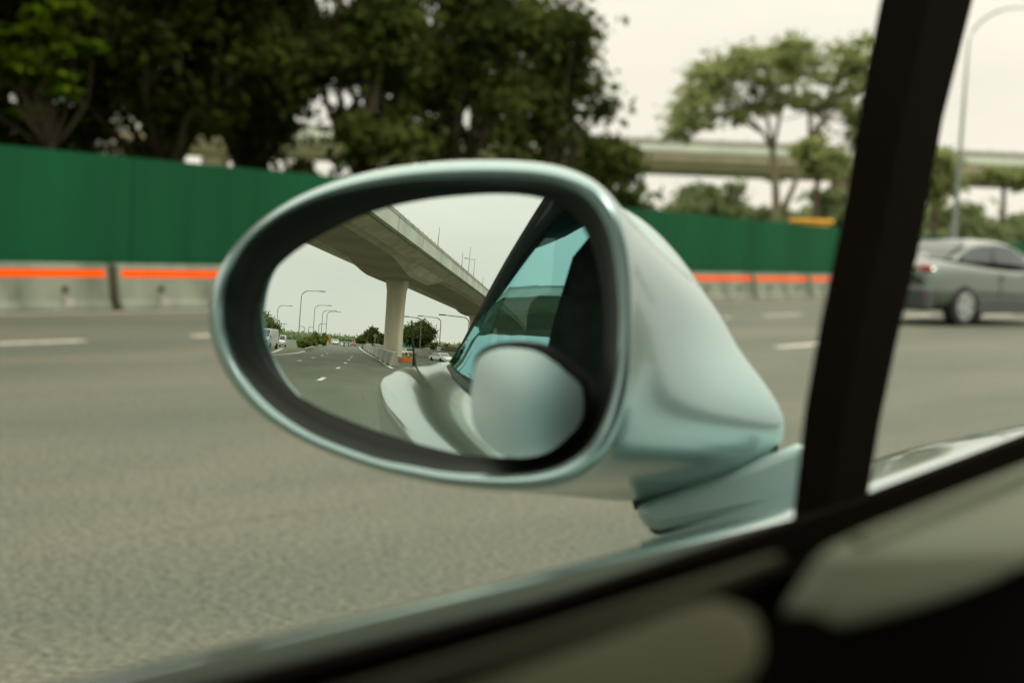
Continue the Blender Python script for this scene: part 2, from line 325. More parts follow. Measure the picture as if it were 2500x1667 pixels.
for k in range(-2, 9):
    o = bp0 if k == -2 else copy_tree(bp0); yc = FA-.16+BL*(k-.5); o.location = (fx(yc), yc, 0); o.rotation_euler = (0, 0, .1106)
    tag(o, None, 'barrier', 'orange-banded barriers in front of the green hoarding')
    if k == 0: o['label'] = 'orange-banded concrete barrier at the left edge, left of the dark grimy joint'
    elif k == 1: o['label'] = 'orange-banded concrete barrier between the dark grimy joint and the mirror housing'
    elif k == 6: o['label'] = 'distant orange-banded barrier just right of the silver mirror housing'
    elif k == 7: o['label'] = 'distant orange-banded barrier between mirror housing and dark pillar, second right of the housing'
    elif k == 8: o['label'] = 'distant orange-banded barrier whose band is cut off by the dark pillar'
    else: o['label'] = {-2: 'third', -1: 'next', 2: 'first', 3: 'second', 4: 'third', 5: 'fourth'}[k]+(' orange-banded concrete barrier outside the left edge of the photo' if k < 0 else ' orange-banded concrete barrier hidden behind the mirror housing, counted from the left')

# ------------------------------------------------------------------ trees
def leaves(cl, n, size, rng, flat=.0, jitter=1.):
    """cl: (k,6) clump centres and radii; n leaves spread through them -> verts (4n,3)"""
    cl = np.array(cl); vol = cl[:, 3]*cl[:, 4]*cl[:, 5]; w = vol**.8; idx = rng.choice(len(cl), n, p=w/w.sum())
    d = rng.normal(size=(n, 3)); d /= np.linalg.norm(d, axis=1)[:, None]; r = np.minimum(np.abs(rng.normal(size=n))*.62+.08, 1.7)
    c = cl[idx, :3]+d*r[:, None]*cl[idx, 3:]
    nrm = d*.5+rng.normal(size=(n, 3))*.8; nrm[:, 2] = np.abs(nrm[:, 2])+flat; nrm /= np.linalg.norm(nrm, axis=1)[:, None]
    a = np.cross(nrm, rng.normal(size=(n, 3))); a /= np.linalg.norm(a, axis=1)[:, None]; b = np.cross(nrm, a)
    s = size*(.6+.8*rng.random(n))[:, None]; a = a*s; b = b*s*.55
    return np.stack([c-a, c+b*.9+nrm*s*.12, c+a, c-b*.9+nrm*s*.12], 1).reshape(-1, 3)
def leafmesh(name, v, m, parent):
    n = len(v)//4; me = bpy.data.meshes.new(name); me.vertices.add(len(v)); me.vertices.foreach_set('co', v.astype(np.float32).ravel())
    me.loops.add(len(v)); me.loops.foreach_set('vertex_index', np.arange(len(v), dtype=np.int32)); me.polygons.add(n)
    me.polygons.foreach_set('loop_start', np.arange(0, 4*n, 4, dtype=np.int32)); me.polygons.foreach_set('loop_total', np.full(n, 4, dtype=np.int32))
    me.materials.append(m); me.update(); me.validate(); o = bpy.data.objects.new(name, me); return link(o, parent)
def tree(name, loc, label, h, trunk_h, trunk_r, crown, nclump, nleaf, size, lm, bm_='bark', seed=1, clr=(.7, 1.3), shell=.35, lean=(0, 0), flat=.0, group=None, zsq=.65, cat='tree'):
    """crown = (cx,cy,cz,rx,ry,rz) relative; clumps fill the crown ellipsoid mostly near its surface"""
    rng = np.random.default_rng(seed); r = empty(name, loc, 0, label, cat, group); cx, cy, cz, rx, ry, rz = crown; cl = []
    while len(cl) < nclump:
        d = rng.normal(size=3); d /= np.linalg.norm(d); q = shell+(1-shell)*rng.random()
        p = np.array([cx+d[0]*rx*q, cy+d[1]*ry*q, cz+d[2]*rz*q]); cr_ = rng.uniform(*clr)
        cl.append((*p, cr_, cr_, cr_*zsq))
    leafmesh('crown', leaves(cl, nleaf, size, rng, flat), lm, r)
    mb = MB(); top = Vector((lean[0], lean[1], trunk_h)); mb.tube([(0, 0, -.3), (lean[0]*.3, lean[1]*.3, trunk_h*.45), top], [trunk_r*1.25, trunk_r, trunk_r*.8], 9)
    for c in cl[::max(1, nclump//16)]:
        e = Vector(c[:3]); mid = top.lerp(e, .5)+Vector((rng.normal()*.25, rng.normal()*.25, -.12*(e-top).length+.2)); mb.tube([top-Vector((0, 0, .15)), mid, e], [trunk_r*.5, trunk_r*.3, trunk_r*.08], 6)
    mb.build('trunk', M[bm_], r, smooth=True); return r
def pxtree(name, px, d, ytop, ybot, wpx, label, lm, seed, nleaf=5000, size=.16, nclump=20, group=None, cat='tree', mirror=False, bark='bark', shell=.3, clr=None, depth=1.):
    if mirror: p = mdir(px, d); zt, zb = mz(px, ytop, d), mz(px, ybot, d); w = wpx*d/1510/2
    else: p = dpos(px, d); zt, zb = dz(px, ytop, d), dz(px, ybot, d); w = wpx*d/F/2
    rz = (zt-zb)/2; c = clr or (min(w, rz)*.3, min(w, rz)*.5); c1 = c[1]*.6
    return tree(name, tuple(p), label, zt, max(.4, (zb+zt)/2-.25*rz), max(.04, .022*zt), (0, 0, (zt+zb)/2, w-c1, (w-c1)*depth, max(rz-c1*.7, .1)), nclump, nleaf, size, lm, bark, seed=seed, clr=c, shell=shell, group=group, cat=cat)
G1 = 'tall trees behind the green hoarding'
specs = [ # px, dist, crown centre z, rx, ry, rz, seed, nclump, leaves, leaf material, label
    (60, 34, 5.6, 3.4, 2.6, 3.6, 11, 60, 20000, 'leafdark', 'dense dark tree behind the hoarding at the far left, shading the bright sapling'),
    (400, 31, 5.9, 3.3, 2.6, 3.6, 12, 70, 22000, 'leafdark', 'dense near-black tree rising behind the long hoarding panel at upper left'),
    (600, 35, 5.6, 1.5, 1.6, 3.3, 13, 34, 8000, 'leafdark', 'narrow dark tree left of the brightest gaps of sky above the hoarding'),
    (880, 31, 5.6, 2.0, 1.5, 3.3, 14, 50, 8500, 'leafmid', 'dark tree directly above the left half of the mirror housing'),
    (1110, 33, 5.5, 2.3, 1.6, 3.4, 15, 50, 8500, 'leafmid', 'broad tree with bare forked branches above the middle of the mirror housing'),
    (1325, 35, 5.6, 1.45, 1.5, 3.2, 16, 36, 5600, 'leafmid', 'tall loose tree whose right side ends against the pale sky'),
]
for px, d, cz, rx, ry, rz, sd_, nc, nl, lm_, lab in specs:
    p = dpos(px, d); tree('shade_tree', tuple(p), lab, 9, 2.3, .22, (0, 0, cz-.3, rx, ry, rz), nc, int(nl*1.45), .135, M[lm_], seed=sd_, clr=(.45, .95), group=G1, shell=.15)
p = dpos(1445, 37); tree('shade_tree', tuple(p), 'low rounded tree at the right foot of the dark tree mass', 5, 1.6, .15, (0, 0, 2.4, 1.25, 1.0, 1.7), 26, 6500, .15, M['leafmid'], seed=21, clr=(.45, .8), group=G1)
p = dpos(1545, 39); tree('shrub', tuple(p), 'small wispy bush just above the upper right of the mirror housing', 3, .8, .07, (0, 0, 1.7, .7, .7, .75), 9, 1500, .12, M['leafmid'], seed=22, clr=(.25, .5), cat='bush')
pxtree('shrub', 745, 30, 372, 520, 110, 'low dark bush over the hoarding in the gap left of the mirror housing', M['leafdark'], 23, 2600, .15, 14, cat='bush')
p = dpos(95, 27); tree('sapling', tuple(p), 'yellow-green sapling in front of the dark trees at upper left', 5, 2.6, .035, (-.1, 0, 4.0, 1.1, 1.0, 1.4), 20, 1700, .15, M['leafbright'], 'bark', seed=31, clr=(.22, .48), shell=.3, lean=(.2, .1), flat=1.2, zsq=.35)
# the umbrella tree
def umbrella():
    rng = np.random.default_rng(5); p = dpos(1868, 62); D = 62; r = empty('umbrella_tree', tuple(p), 0, 'isolated flat-topped tree with pale green airy crown and bare forking limbs', 'tree')
    rv = np.array([R0[0], R0[1]]); s = D/F; cl = []
    X = lambda px: (px-1868)*s; Z = lambda px, py: dz(px, py, D)
    prof = [(1650, 285), (1665, 250), (1690, 200), (1710, 165), (1740, 140), (1790, 120), (1830, 105), (1860, 95), (1890, 105), (1930, 122), (1980, 118), (2030, 115), (2070, 135), (2110, 165), (2120, 215), (2110, 260), (2090, 290)]
    for px, py in prof:
        for k in range(7):
            qx = px+rng.normal()*16; qy = py+abs(rng.normal())*20+14; dd = rng.normal()*1.9; c = rng.uniform(.35, .8)
            cl.append((X(qx)*rv[0]-dd*rv[1], X(qx)*rv[1]+dd*rv[0], Z(qx, qy), c*1.2, c*1.2, c*.55))
    for k in range(190):
        qx = rng.uniform(1672, 2105); qy = 150+rng.random()*(165 if qx < 1790 or qx > 2000 else 135); dd = rng.normal()*2.; c = rng.uniform(.25, .55)
        cl.append((X(qx)*rv[0]-dd*rv[1], X(qx)*rv[1]+dd*rv[0], Z(qx, qy), c*1.2, c*1.2, c*.45))
    leafmesh('crown', leaves(cl, 13500, .155, rng, .5), M['leafpale'], r)
    def P(px, py, dd=0): return (X(px)*rv[0]-dd*rv[1], X(px)*rv[1]+dd*rv[0], Z(px, py))
    mb = MB(); mb.tube([P(1888, 640), P(1890, 530), P(1884, 460), P(1872, 370)], [.24, .20, .17, .14]); mb.tube([P(1892, 540), P(1925, 460), P(1960, 340)], [.17, .12, .09])
    lim = [((1872, 370), (1840, 320), (1800, 270), (1745, 205)), ((1872, 370), (1882, 280), (1890, 210), (1885, 150)), ((1872, 370), (1850, 280), (1820, 220), (1800, 150)), ((1960, 340), (1990, 280), (2010, 220), (2040, 160)), ((1960, 340), (1985, 300), (2040, 250), (2090, 210)), ((1960, 340), (1950, 270), (1945, 210), (1950, 150)), ((1840, 320), (1780, 290), (1720, 270), (1680, 260)), ((1882, 280), (1910, 220), (1930, 180), (1960, 150))]
    for lm in lim: mb.tube([P(x, y, k*.35*(-1)**k) for k, (x, y) in enumerate(lm)], [.10, .08, .055, .03], 6)
    for c in cl[::4]:
        e = Vector(c[:3]); b = Vector(P(*((1820, 270) if e.x < 0 else (1960, 270)))); mb.tube([b, b.lerp(e, .5)+Vector((0, 0, -.3)), e], [.035, .025, .012], 5)
    mb.build('trunk', M['barkpale'], r, smooth=True)
umbrella()
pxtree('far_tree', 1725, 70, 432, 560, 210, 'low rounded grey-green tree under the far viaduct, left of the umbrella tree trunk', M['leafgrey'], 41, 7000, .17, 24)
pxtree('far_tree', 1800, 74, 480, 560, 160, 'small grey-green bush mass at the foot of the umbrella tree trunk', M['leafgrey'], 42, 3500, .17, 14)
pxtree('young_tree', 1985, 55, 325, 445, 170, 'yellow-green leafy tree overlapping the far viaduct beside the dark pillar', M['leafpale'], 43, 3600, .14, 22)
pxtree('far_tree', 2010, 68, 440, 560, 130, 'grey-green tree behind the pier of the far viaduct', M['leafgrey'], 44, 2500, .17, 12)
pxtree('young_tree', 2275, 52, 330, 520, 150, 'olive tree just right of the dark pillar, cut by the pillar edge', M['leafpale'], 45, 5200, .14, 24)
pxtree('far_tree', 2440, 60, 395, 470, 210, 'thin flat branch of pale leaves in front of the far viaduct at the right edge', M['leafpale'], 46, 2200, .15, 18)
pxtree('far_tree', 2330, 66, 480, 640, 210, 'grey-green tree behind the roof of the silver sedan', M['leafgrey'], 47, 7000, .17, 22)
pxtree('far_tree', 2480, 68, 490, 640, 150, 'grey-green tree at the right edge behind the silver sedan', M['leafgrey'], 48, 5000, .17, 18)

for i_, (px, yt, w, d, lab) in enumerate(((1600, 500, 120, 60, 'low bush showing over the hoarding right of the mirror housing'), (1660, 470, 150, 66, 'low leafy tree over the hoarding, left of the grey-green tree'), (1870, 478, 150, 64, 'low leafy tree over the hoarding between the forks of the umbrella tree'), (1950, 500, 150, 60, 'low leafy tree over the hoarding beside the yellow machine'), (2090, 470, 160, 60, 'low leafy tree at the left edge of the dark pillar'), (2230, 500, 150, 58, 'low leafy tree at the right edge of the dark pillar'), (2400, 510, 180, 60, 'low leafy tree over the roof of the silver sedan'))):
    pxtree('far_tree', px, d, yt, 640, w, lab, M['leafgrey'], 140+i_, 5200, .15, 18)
# ------------------------------------------------------------------ viaducts
def viaduct(name, path, label, w, b, zt, zf, zsoff, piers, masts=(), loc=None, pw=(1.5, 2.0), md='deck', me_='deckedge'):
    """path: function s->(x,y,heading normal nx,ny); zsoff(s)"""
    ss, pr = path; r = wroot(name, loc, label, 'viaduct')
    def at(s, off, z): x, y, nx, ny = pr(s); return (x+nx*off, y+ny*off, z)
    g = MB(); rings = []
    for s in ss:
        z = zsoff(s); rings.append([at(s, b, z), at(s, b+.45, z+.25), at(s, b+.95, zf-.35), at(s, w-.35, zf-.05), at(s, -w+.35, zf-.05), at(s, -b-.95, zf-.35), at(s, -b-.45, z+.25), at(s, -b, z)])
    n = len(rings); vs = [p for q in rings for p in q]; fsid = []; fso = []
    for i in range(n-1):
        for k in range(8):
            a, bb = i*8+k, i*8+(k+1) % 8; (fso if k == 7 else fsid).append((a, bb, bb+8, a+8))
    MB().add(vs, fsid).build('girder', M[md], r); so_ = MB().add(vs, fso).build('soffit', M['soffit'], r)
    for sg in (1, -1):
        MB().loft([[at(s, sg*w, zf), at(s, sg*w, zt), at(s, sg*(w-.28), zt), at(s, sg*(w-.28), zf-.045)] for s in ss], True, True).build('parapet', M[me_], r)
        MB().loft([[at(s, sg*(w+.02), zt-.20), at(s, sg*(w+.02), zt+.03), at(s, sg*(w-.30), zt+.03), at(s, sg*(w-.30), zt-.20)] for s in ss], True, True).build('coping', M['concrete'], r)
    for s in (ss[::4] if len(masts) else []): MB().add([at(s-.03, w+.004, zf+.0), at(s+.03, w+.004, zf+.0), at(s+.03, w+.004, zt-.21), at(s-.03, w+.004, zt-.21)], [(0, 1, 2, 3)]).build('joint', M['dirt'], r)
    MB().loft([[at(s, w-.3, zf+.12), at(s, -w+.3, zf+.12)] for s in ss], False).build('track_bed', M['concrete'], r)
    for s in piers:
        x, y, nx, ny = pr(s); tx, ty = -ny, nx; zs = zsoff(s); p = MB(); loops = []
        for z, a, bq in ((-.3, pw[0]*.5, .62), (.9, pw[0]*.5, .62), (zs-2.2, pw[0]*.5, .62), (zs-.9, pw[0]*.53, .64), (zs+.02, pw[1]*.5, .66)):
            lp = []
            for k in range(20):
                th = 2*pi*k/20; e = .45; cx = abs(cos(th))**e*(1 if cos(th) > 0 else -1)*a; cy = abs(sin(th))**e*(1 if sin(th) > 0 else -1)*bq
                lp.append((x+nx*cx+tx*cy, y+ny*cx+ty*cy, z))
            loops.append(lp)
        p.loft(loops, True, True).build('pier', M[md], r)
        MB().loft([[(x+nx*a+tx*c, y+ny*a+ty*c, z) for a, c in ((-1.0, -.5), (1.0, -.5), (1.0, .5), (-1.0, .5))] for z in (zs-.0, zs+.16)], True, True).build('bearing', M['dirt'], r)
    for s, h, kind in masts:
        x, y, z = at(s, w-.15, zt); m_ = MB().tube([(x, y, z), (x, y, z+h)], [.035, .02], 6)
        if kind: m_.tube([(x, y, z+h*.93), (x-.9, y-.1, z+h*.97)], .025, 6).box((x-.95, y-.1, z+h*.97), (.35, .12, .08))
        m_.build('mast', M['steel'], r)
    rl = MB()
    for s in np.arange(ss[0], ss[-1], 1.3):
        x, y, z = at(s, w-.14, zt); rl.box((x, y, z+.12), (.03, .03, .20))
    rl.build('railing', M['steel'], r)['kind'] = 'stuff'
    return r
PIER0 = np.array([3.63, -49.79]); TH, KC = .3702, -.0003
def path_rear(s):
    if s >= -44:
        a = TH+KC*s; x = PIER0[0]+s*sin((TH+a)/2); y = PIER0[1]-s*cos((TH+a)/2)
        return x, y, cos(a), sin(a)
    x, y, _, _ = path_rear(-44); a0 = TH-KC*44; q = -44-s; k = .022; a = a0+k*q       # bends away over the far side of the road
    x += (cos(a)-cos(a0))/k; y += (sin(a)-sin(a0))/k
    return x, y, cos(a), sin(a)
def soff_rear(s):
    S = 46.5; u = abs((s+S/2) % S-S/2); return 6.11+.75*min(max((u-3.3)/4.9, 0), 1)+.12*min(u/20, 1)
viaduct('viaduct', (list(np.arange(-96, 190, 1.55)), path_rear), 'pale concrete box-girder viaduct crossing high over the road, seen in the mirror', 4.28, 1.85, 8.25, 7.26, soff_rear, (-93, -46.5, 0, 46.5, 93, 139.5),
        masts=[(-4, 1.5, 0), (7, 1.4, 0), (11, 2.6, 0), (14.5, 2.0, 1), (22, 1.0, 0), (36, 1.2, 0), (46, .9, 1)], loc=(PIER0[0], PIER0[1], 0))
# far viaduct ahead
vc = EYE[:2]+np.array([Fv[0], Fv[1]])/hypot(Fv[0], Fv[1])*80; rr = np.array([R0[0], R0[1]])
def path_far(s): return vc[0]+rr[0]*s, vc[1]+rr[1]*s, rr[1], -rr[0]
def d80(px, py): d = ray(px, py); return EYE[2]+d[2]/(d[:2]@Fv[:2]/hypot(Fv[0], Fv[1]))*76
zt2, zf2, zs2 = d80(1700, 342), d80(1700, 372), d80(1700, 416)
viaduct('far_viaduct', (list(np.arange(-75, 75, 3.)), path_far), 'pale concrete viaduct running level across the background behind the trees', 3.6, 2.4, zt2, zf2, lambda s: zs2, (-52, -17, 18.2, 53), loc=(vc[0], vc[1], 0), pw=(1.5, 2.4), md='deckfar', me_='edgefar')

# ------------------------------------------------------------------ street lamps
def lamp(base, h, arm, ad, label, group, th=.06, lean=(0, 0), taper=1.):
    r = wroot('street_lamp', tuple(base), label, 'street lamp', group); ad = np.array(ad, float); ad /= np.linalg.norm(ad); R = h*.13; pts = []
    b = np.array(base, float); L0 = np.array([lean[0], lean[1], 1.]);
    pts = [b+L0*(h-R)*k/4 for k in range(5)]
    c = b+L0*(h-R)
    for k in range(1, 8):
        t = k/8*radians(84); pts.append(c+np.array([ad[0], ad[1], 0])*R*1.3*(1-cos(t))+np.array([0, 0, 1])*R*sin(t))
    e = pts[-1]; pts.append(e+np.array([ad[0]*arm, ad[1]*arm, arm*.05])); q = pts[-1]
    MB().tube(pts, [th*1.5*taper]+[th*1.2*taper, th*1.1*(.5+.5*taper), th*(.6+.4*taper)]+[th]*(len(pts)-6)+[th*.8, th*.7], 8).build('pole', M['steel'], r, smooth=True)
    MB().box((q[0]+ad[0]*.25, q[1]+ad[1]*.25, q[2]), (.75, .22, .12), atan2(ad[1], ad[0])).build('lamp_head', M['steel'], r, bevel=.03); return r
GL = 'street lamps along the road in the mirror'
for i, (px, ytop, d, side) in enumerate(((729, 708, 75, 1), (764, 744, 105, 1), (784, 757, 125, 1), (795, 760, 135, 1), (777, 790, 190, 1), (674, 745, 120, 1), (681, 790, 150, 1), (742, 798, 240, -1), (752, 798, 260, 1))):
    b = mdir(px, d, 826); h = mz(px+8, ytop, d); ad = mdir(px+40, d, 780)-b
    lab = ['tallest street lamp in the mirror, its arm reaching right over the road', 'second street lamp of the left row in the mirror, behind the tallest', 'third street lamp of the left row in the mirror, rising behind the blue sign', 'fourth street lamp of the left row in the mirror, close beside the third',
           'short distant lamp pole between the second and third of the left row', 'pale street lamp at the left edge of the mirror in front of the grey tree', 'thin pale lamp pole in front of the grey tree, right of its neighbour', 'tiny distant lamp over the bushes with its arm to the left', 'tiny distant lamp over the bushes, arm to the right'][i]
    lamp(b, h, h*.26, ad*side, lab, GL, .055 if i == 0 else .06*d/110)
for i, (px, py, ytop, dd, al) in enumerate(((1025, 850, 776, 70, .28), (1073, 843, 776, 80, .42), (1142, 840, 775, 62, .5))):
    b = mdir(px, dd, py); h = mz(px, ytop, dd); ad = b-mdir(px+40, dd, 790)
    lamp(b, h, h*al, ad, ['thin street lamp in front of the big round tree in the mirror', 'street lamp behind the blue sign right of the big round tree, arm reaching left', 'street lamp under the receding viaduct deck, arm reaching left in front of the soffit'][i], GL, .055)
b = dpos(2322, 48); hh = dz(2420, 18, 48)
ad = dpos(2420, 48)-b
lamp(b, hh, 1.4, ad, 'tall pale lamp behind the silver sedan, curving off right', None, .030, lean=(ad[0]*.012, ad[1]*.012), taper=3.2)

# ------------------------------------------------------------------ vehicles
def wheel(r, c, rad, wid, side, name='wheel'):
    w = MB().cyl(c, rad, wid, 'x', 28).build(name, M['tyre'], r, bevel=.02)
    q = (c[0]+side*(wid/2+.004), c[1], c[2]); mb = MB().cyl(q, rad*.68, .016, 'x', 24)
    mb.build('rim', M['rim'], w); mb = MB()
    for k in range(5):
        a = 2*pi*k/5; mb.box((q[0]+side*.012, q[1]+cos(a)*rad*.43, q[2]+sin(a)*rad*.43), (.012, rad*.16, rad*.16))
    mb.build('rim_opening', M['tyre'], w); return w
def sedan(loc, rz, label):
    r = empty('silver_sedan', loc, rz, label, 'car')
    # cross-sections from tail (y=-2.25) to nose (y=2.3): half width, sill z, shoulder z, belt half width, deck z
    st = [(-2.26, .62, .42, .78, .58, .90), (-2.20, .80, .30, .86, .68, 1.02), (-2.0, .86, .24, .88, .74, 1.06), (-1.6, .89, .22, .90, .76, 1.08), (-1.2, .90, .22, .91, .78, 1.06), (-.4, .90, .20, .90, .79, .98), (.4, .90, .20, .88, .79, .96), (1.0, .90, .20, .86, .77, .95), (1.5, .89, .22, .82, .72, .93), (2.0, .84, .24, .72, .66, .82), (2.3, .62, .32, .58, .52, .66)]
    loops = []
    for y, w, zb, zs, wb, zt in st:
        loops.append([(-w*.8, y, zb), (-w, y, zb+.12), (-w, y, (zb+zs)/2), (-w*.985, y, zs), (-wb, y, zt-.02), (-wb*.5, y, zt), (0, y, zt+.01), (wb*.5, y, zt), (wb, y, zt-.02), (w*.985, y, zs), (w, y, (zb+zs)/2), (w, y, zb+.12), (w*.8, y, zb), (0, y, zb)])
    MB().loft(loops, True, True).build('body', M['silver3'], r, smooth=True, sub=2)
    gh = [(-1.55, .66, 1.04, .60, 1.06), (-1.15, .71, 1.02, .58, 1.27), (-.75, .73, 1.0, .56, 1.39), (-.2, .745, .98, .56, 1.45), (.3, .745, .96, .55, 1.42), (.75, .73, .95, .54, 1.28), (1.3, .70, .94, .60, .97)]
    MB().loft([[(-a, y, z0), (-(a+b)/2-.02, y, (z0+z1)/2), (-b, y, z1-.03), (-b*.6, y, z1), (0, y, z1+.012), (b*.6, y, z1), (b, y, z1-.03), ((a+b)/2+.02, y, (z0+z1)/2), (a, y, z0)] for y, a, z0, b, z1 in gh], True, True).build('cabin', M['silver3'], r, smooth=True, sub=2)
    def side_pt(y, f, s):   # on the cabin side, f 0..1 up
        i = np.interp(y, [g[0] for g in gh], range(len(gh))); k = int(min(i, len(gh)-2)); t_ = i-k; g = [gh[k][j]*(1-t_)+gh[k+1][j]*t_ for j in range(5)]
        return (s*(g[1]+(g[3]-g[1])*f+.018*sin(pi*f)+.012), y, g[2]+(g[4]-g[2])*f)
    for s in (1, -1):
        for ya, yb, nm in ((-1.22, -.42, 'rear_window'), (-.36, .62, 'front_window')):
            pts = []
            for k in range(7): y = ya+(yb-ya)*k/6; pts.append((side_pt(y, .14, s), side_pt(y, .80-(.35*max(0, (k/6-.55)) if nm == 'front_window' else .55*max(0, .35-k/6)), s)))
            MB().loft([[a, b_] for a, b_ in pts], False).build('side_window', M['darkglass'], r)
        MB().box((s*.70, -2.205, .93), (.30, .07, .10), -s*.25).build('tail_light', M['lampred'], r, bevel=.03)
        MB().box((s*.66, -2.27, .47), (.26, .05, .07), -s*.2).build('reflector', M['lampred'], r, bevel=.015)
        for y in (-1.38, 1.32): wheel(r, (s*.80, y, .33), .33, .22, s)
        MB().box((s*.98, .72, 1.0), (.20, .10, .13)).build('door_mirror', M['silver3'], r, bevel=.04)
        for y in (-.40, .55): MB().box((s*.905, y, .64), (.006, .012, .52)).build('door_seam', M['black'], r)
        for y in (-.30,): MB().box((s*.91, y, .82), (.03, .16, .03)).build('door_handle', M['silver3'], r, bevel=.01)
    MB().loft([[(-.55+.0, -1.50, 1.085), (.55, -1.50, 1.085)], [(-.53, -1.16, 1.275), (.53, -1.16, 1.275)], [(-.50, -.82, 1.395), (.50, -.82, 1.395)]], False).build('rear_windscreen', M['darkglass'], r)
    MB().box((0, -2.19, .44), (1.66, .26, .40)).build('dark_reflection_bumper', M['darkrefl'], r, bevel=.08)  # enlarged and dark: the lower body's dark reflection is put into its colour
    for s in (-1, 1): MB().box((s*.895, -.03, .34), (.05, 2.0, .26)).build('dark_reflection_strip', M['darkrefl'], r, bevel=.02)  # added dark strips that paint the dark reflection low on the doors
    MB().box((0, -2.26, .62), (.52, .02, .12)).build('number_plate', M['white'], r)
    MB().box((0, -2.25, .94), (1.1, .03, .03)).build('light_bar', M['lampred'], r)
    r.scale = (1.12, 1.12, 1.12); return r
cw = gnd(2352, 797); rzc = radians(-9)
# place so that the right rear wheel stands at cw
ox, oy = .90*1.12, -1.38*1.12; sedan((cw[0]-(ox*cos(rzc)-oy*sin(rzc)), cw[1]-(ox*sin(rzc)+oy*cos(rzc)), 0), rzc, 'silver sedan seen from behind in the far lane, right of the dark pillar')
def veh(name, label, cat, px, py, wpx, hpx, kind, paint, facing=0, group=None, L=None, dist=None):
    """a vehicle seen in the mirror: width wpx, height hpx, contact at px,py"""
    g = mg(px, py) if dist is None else mdir(px, dist, py); d = hypot(g[0]-MC0[0], g[1]-MC0[1]); s = d/1510; w, h = wpx*s, hpx*s; L = L or {'car': 2.3, 'van': 2.4, 'truck': 3}[kind]*w
    r = empty(name, (g[0], g[1], 0), facing, label, cat, group)         # front of vehicle faces +y (towards the mirror) when facing=0
    hw = w/2
    if kind == 'car':
        prof = [(-L/2, .18*h), (-L/2, .58*h), (-L*.42, .64*h), (-L*.28, .97*h), (L*.08, h), (L*.24, .66*h), (L*.47, .56*h), (L/2, .42*h), (L/2, .16*h)]
        MB().prism(prof, -hw, hw, lambda a, b, t: (t*(1 if b < .62*h else .82), a, b)).build('body', paint, r, bevel=.04*w)
        MB().loft([[(-hw*.74, L*.235+.01, .68*h), (hw*.74, L*.235+.01, .68*h)], [(-hw*.66, L*.10+.02, .94*h), (hw*.66, L*.10+.02, .94*h)]], False).build('windscreen', M['darkglass'], r)
        MB().loft([[(-hw*.74, -L*.42-.02, .68*h), (hw*.74, -L*.42-.02, .68*h)], [(-hw*.66, -L*.295-.02, .94*h), (hw*.66, -L*.295-.02, .94*h)]], False).build('rear_windscreen', M['darkglass'], r)
        for s_ in (-1, 1):
            MB().box((s_*hw*.75, L/2+.005, .44*h), (hw*.35, .04, .10*h)).build('headlight', M['white'], r)
            MB().box((s_*hw*.80, -L/2-.005, .50*h), (hw*.3, .04, .09*h)).build('tail_light', M['lampred'], r)
    elif kind == 'van':
        prof = [(-L/2, .14*h), (-L/2, .97*h), (-L*.45, h), (L*.22, h), (L*.36, .60*h), (L*.48, .48*h), (L/2, .40*h), (L/2, .12*h)]
        MB().prism(prof, -hw, hw, lambda a, b, t: (t*(1 if b < .62*h else .9), a, b)).build('body', paint, r, bevel=.05*w)
        MB().loft([[(-hw*.84, L*.365+.02, .61*h), (hw*.84, L*.365+.02, .61*h)], [(-hw*.76, L*.235+.04, .95*h), (hw*.76, L*.235+.04, .95*h)]], False).build('windscreen', M['purple'] if name == 'minibus' else M['darkglass'], r)
        for s_ in (-1, 1):
            MB().box((s_*hw*.74, L/2+.005, .38*h), (hw*.3, .05, .09*h)).build('headlight', M['rim'], r)
            MB().box((s_*hw*1.08, L*.36, .62*h), (hw*.12, .06, .13*h)).build('door_mirror', M['black'], r)
        MB().box((0, L/2+.01, .20*h), (w*.9, .05, .05*h)).build('grille', M['black'], r)
    else:
        MB().box((0, -L*.12, .55*h), (w, L*.72, .84*h)).build('cargo_box', paint, r, bevel=.02*w)
        prof = [(L*.245, .16*h), (L*.245, .78*h), (L*.38, .78*h), (L*.46, .50*h), (L/2, .44*h), (L/2, .16*h)]
        MB().prism(prof, -hw*.9, hw*.9).build('cab', M['white'] if paint != M['teal'] else paint, r, bevel=.03*w)
        MB().loft([[(-hw*.8, L*.465+.02, .51*h), (hw*.8, L*.465+.02, .51*h)], [(-hw*.74, L*.385+.03, .75*h), (hw*.74, L*.385+.03, .75*h)]], False).build('windscreen', M['darkglass'], r)
    rad = .15*h if kind != 'car' else .22*h
    for s_ in (-1, 1):
        for y in (-L*.30, L*.30): MB().cyl((s_*hw*.92, y, rad), rad, w*.14, 'x', 14).build('wheel', M['tyre'], r)
    return r
veh('minibus', 'white minibus with purple-tinted windscreen at the left edge of the mirror', 'van', 654, 850, 32, 45, 'van', M['white'], facing=.25)
veh('box_truck', 'small white box truck beside the grey hill of trees in the mirror', 'truck', 690, 846, 16, 26, 'van', M['white'])
veh('orange_truck', 'orange lorry beyond the bushes at the far end of the reflected road', 'truck', 801, 835, 11, 15, 'truck', M['orangep'], dist=140)
veh('white_lorry', 'low white lorry in the middle of the reflected road, right of the orange one', 'truck', 820, 836.5, 14, 11.5, 'van', M['white'], dist=130, L=9)
veh('pale_car', 'pale car behind the motorcycles on the reflected road', 'car', 836, 837, 9, 7.5, 'car', M['white'], dist=115)
veh('red_car', 'small red hatchback on the reflected road near the right edge line', 'car', 862, 844.5, 13, 10.5, 'car', M['redp'])
veh('white_hatchback', 'white car right behind the viaduct pier in the mirror, beside the teal truck', 'car', 996, 866, 24, 15, 'car', M['white'], facing=-.3)
veh('white_estate', 'white car in the mirror, just below the right-hand blue sign', 'car', 1078, 882, 34, 20, 'car', M['white'], facing=-.35)
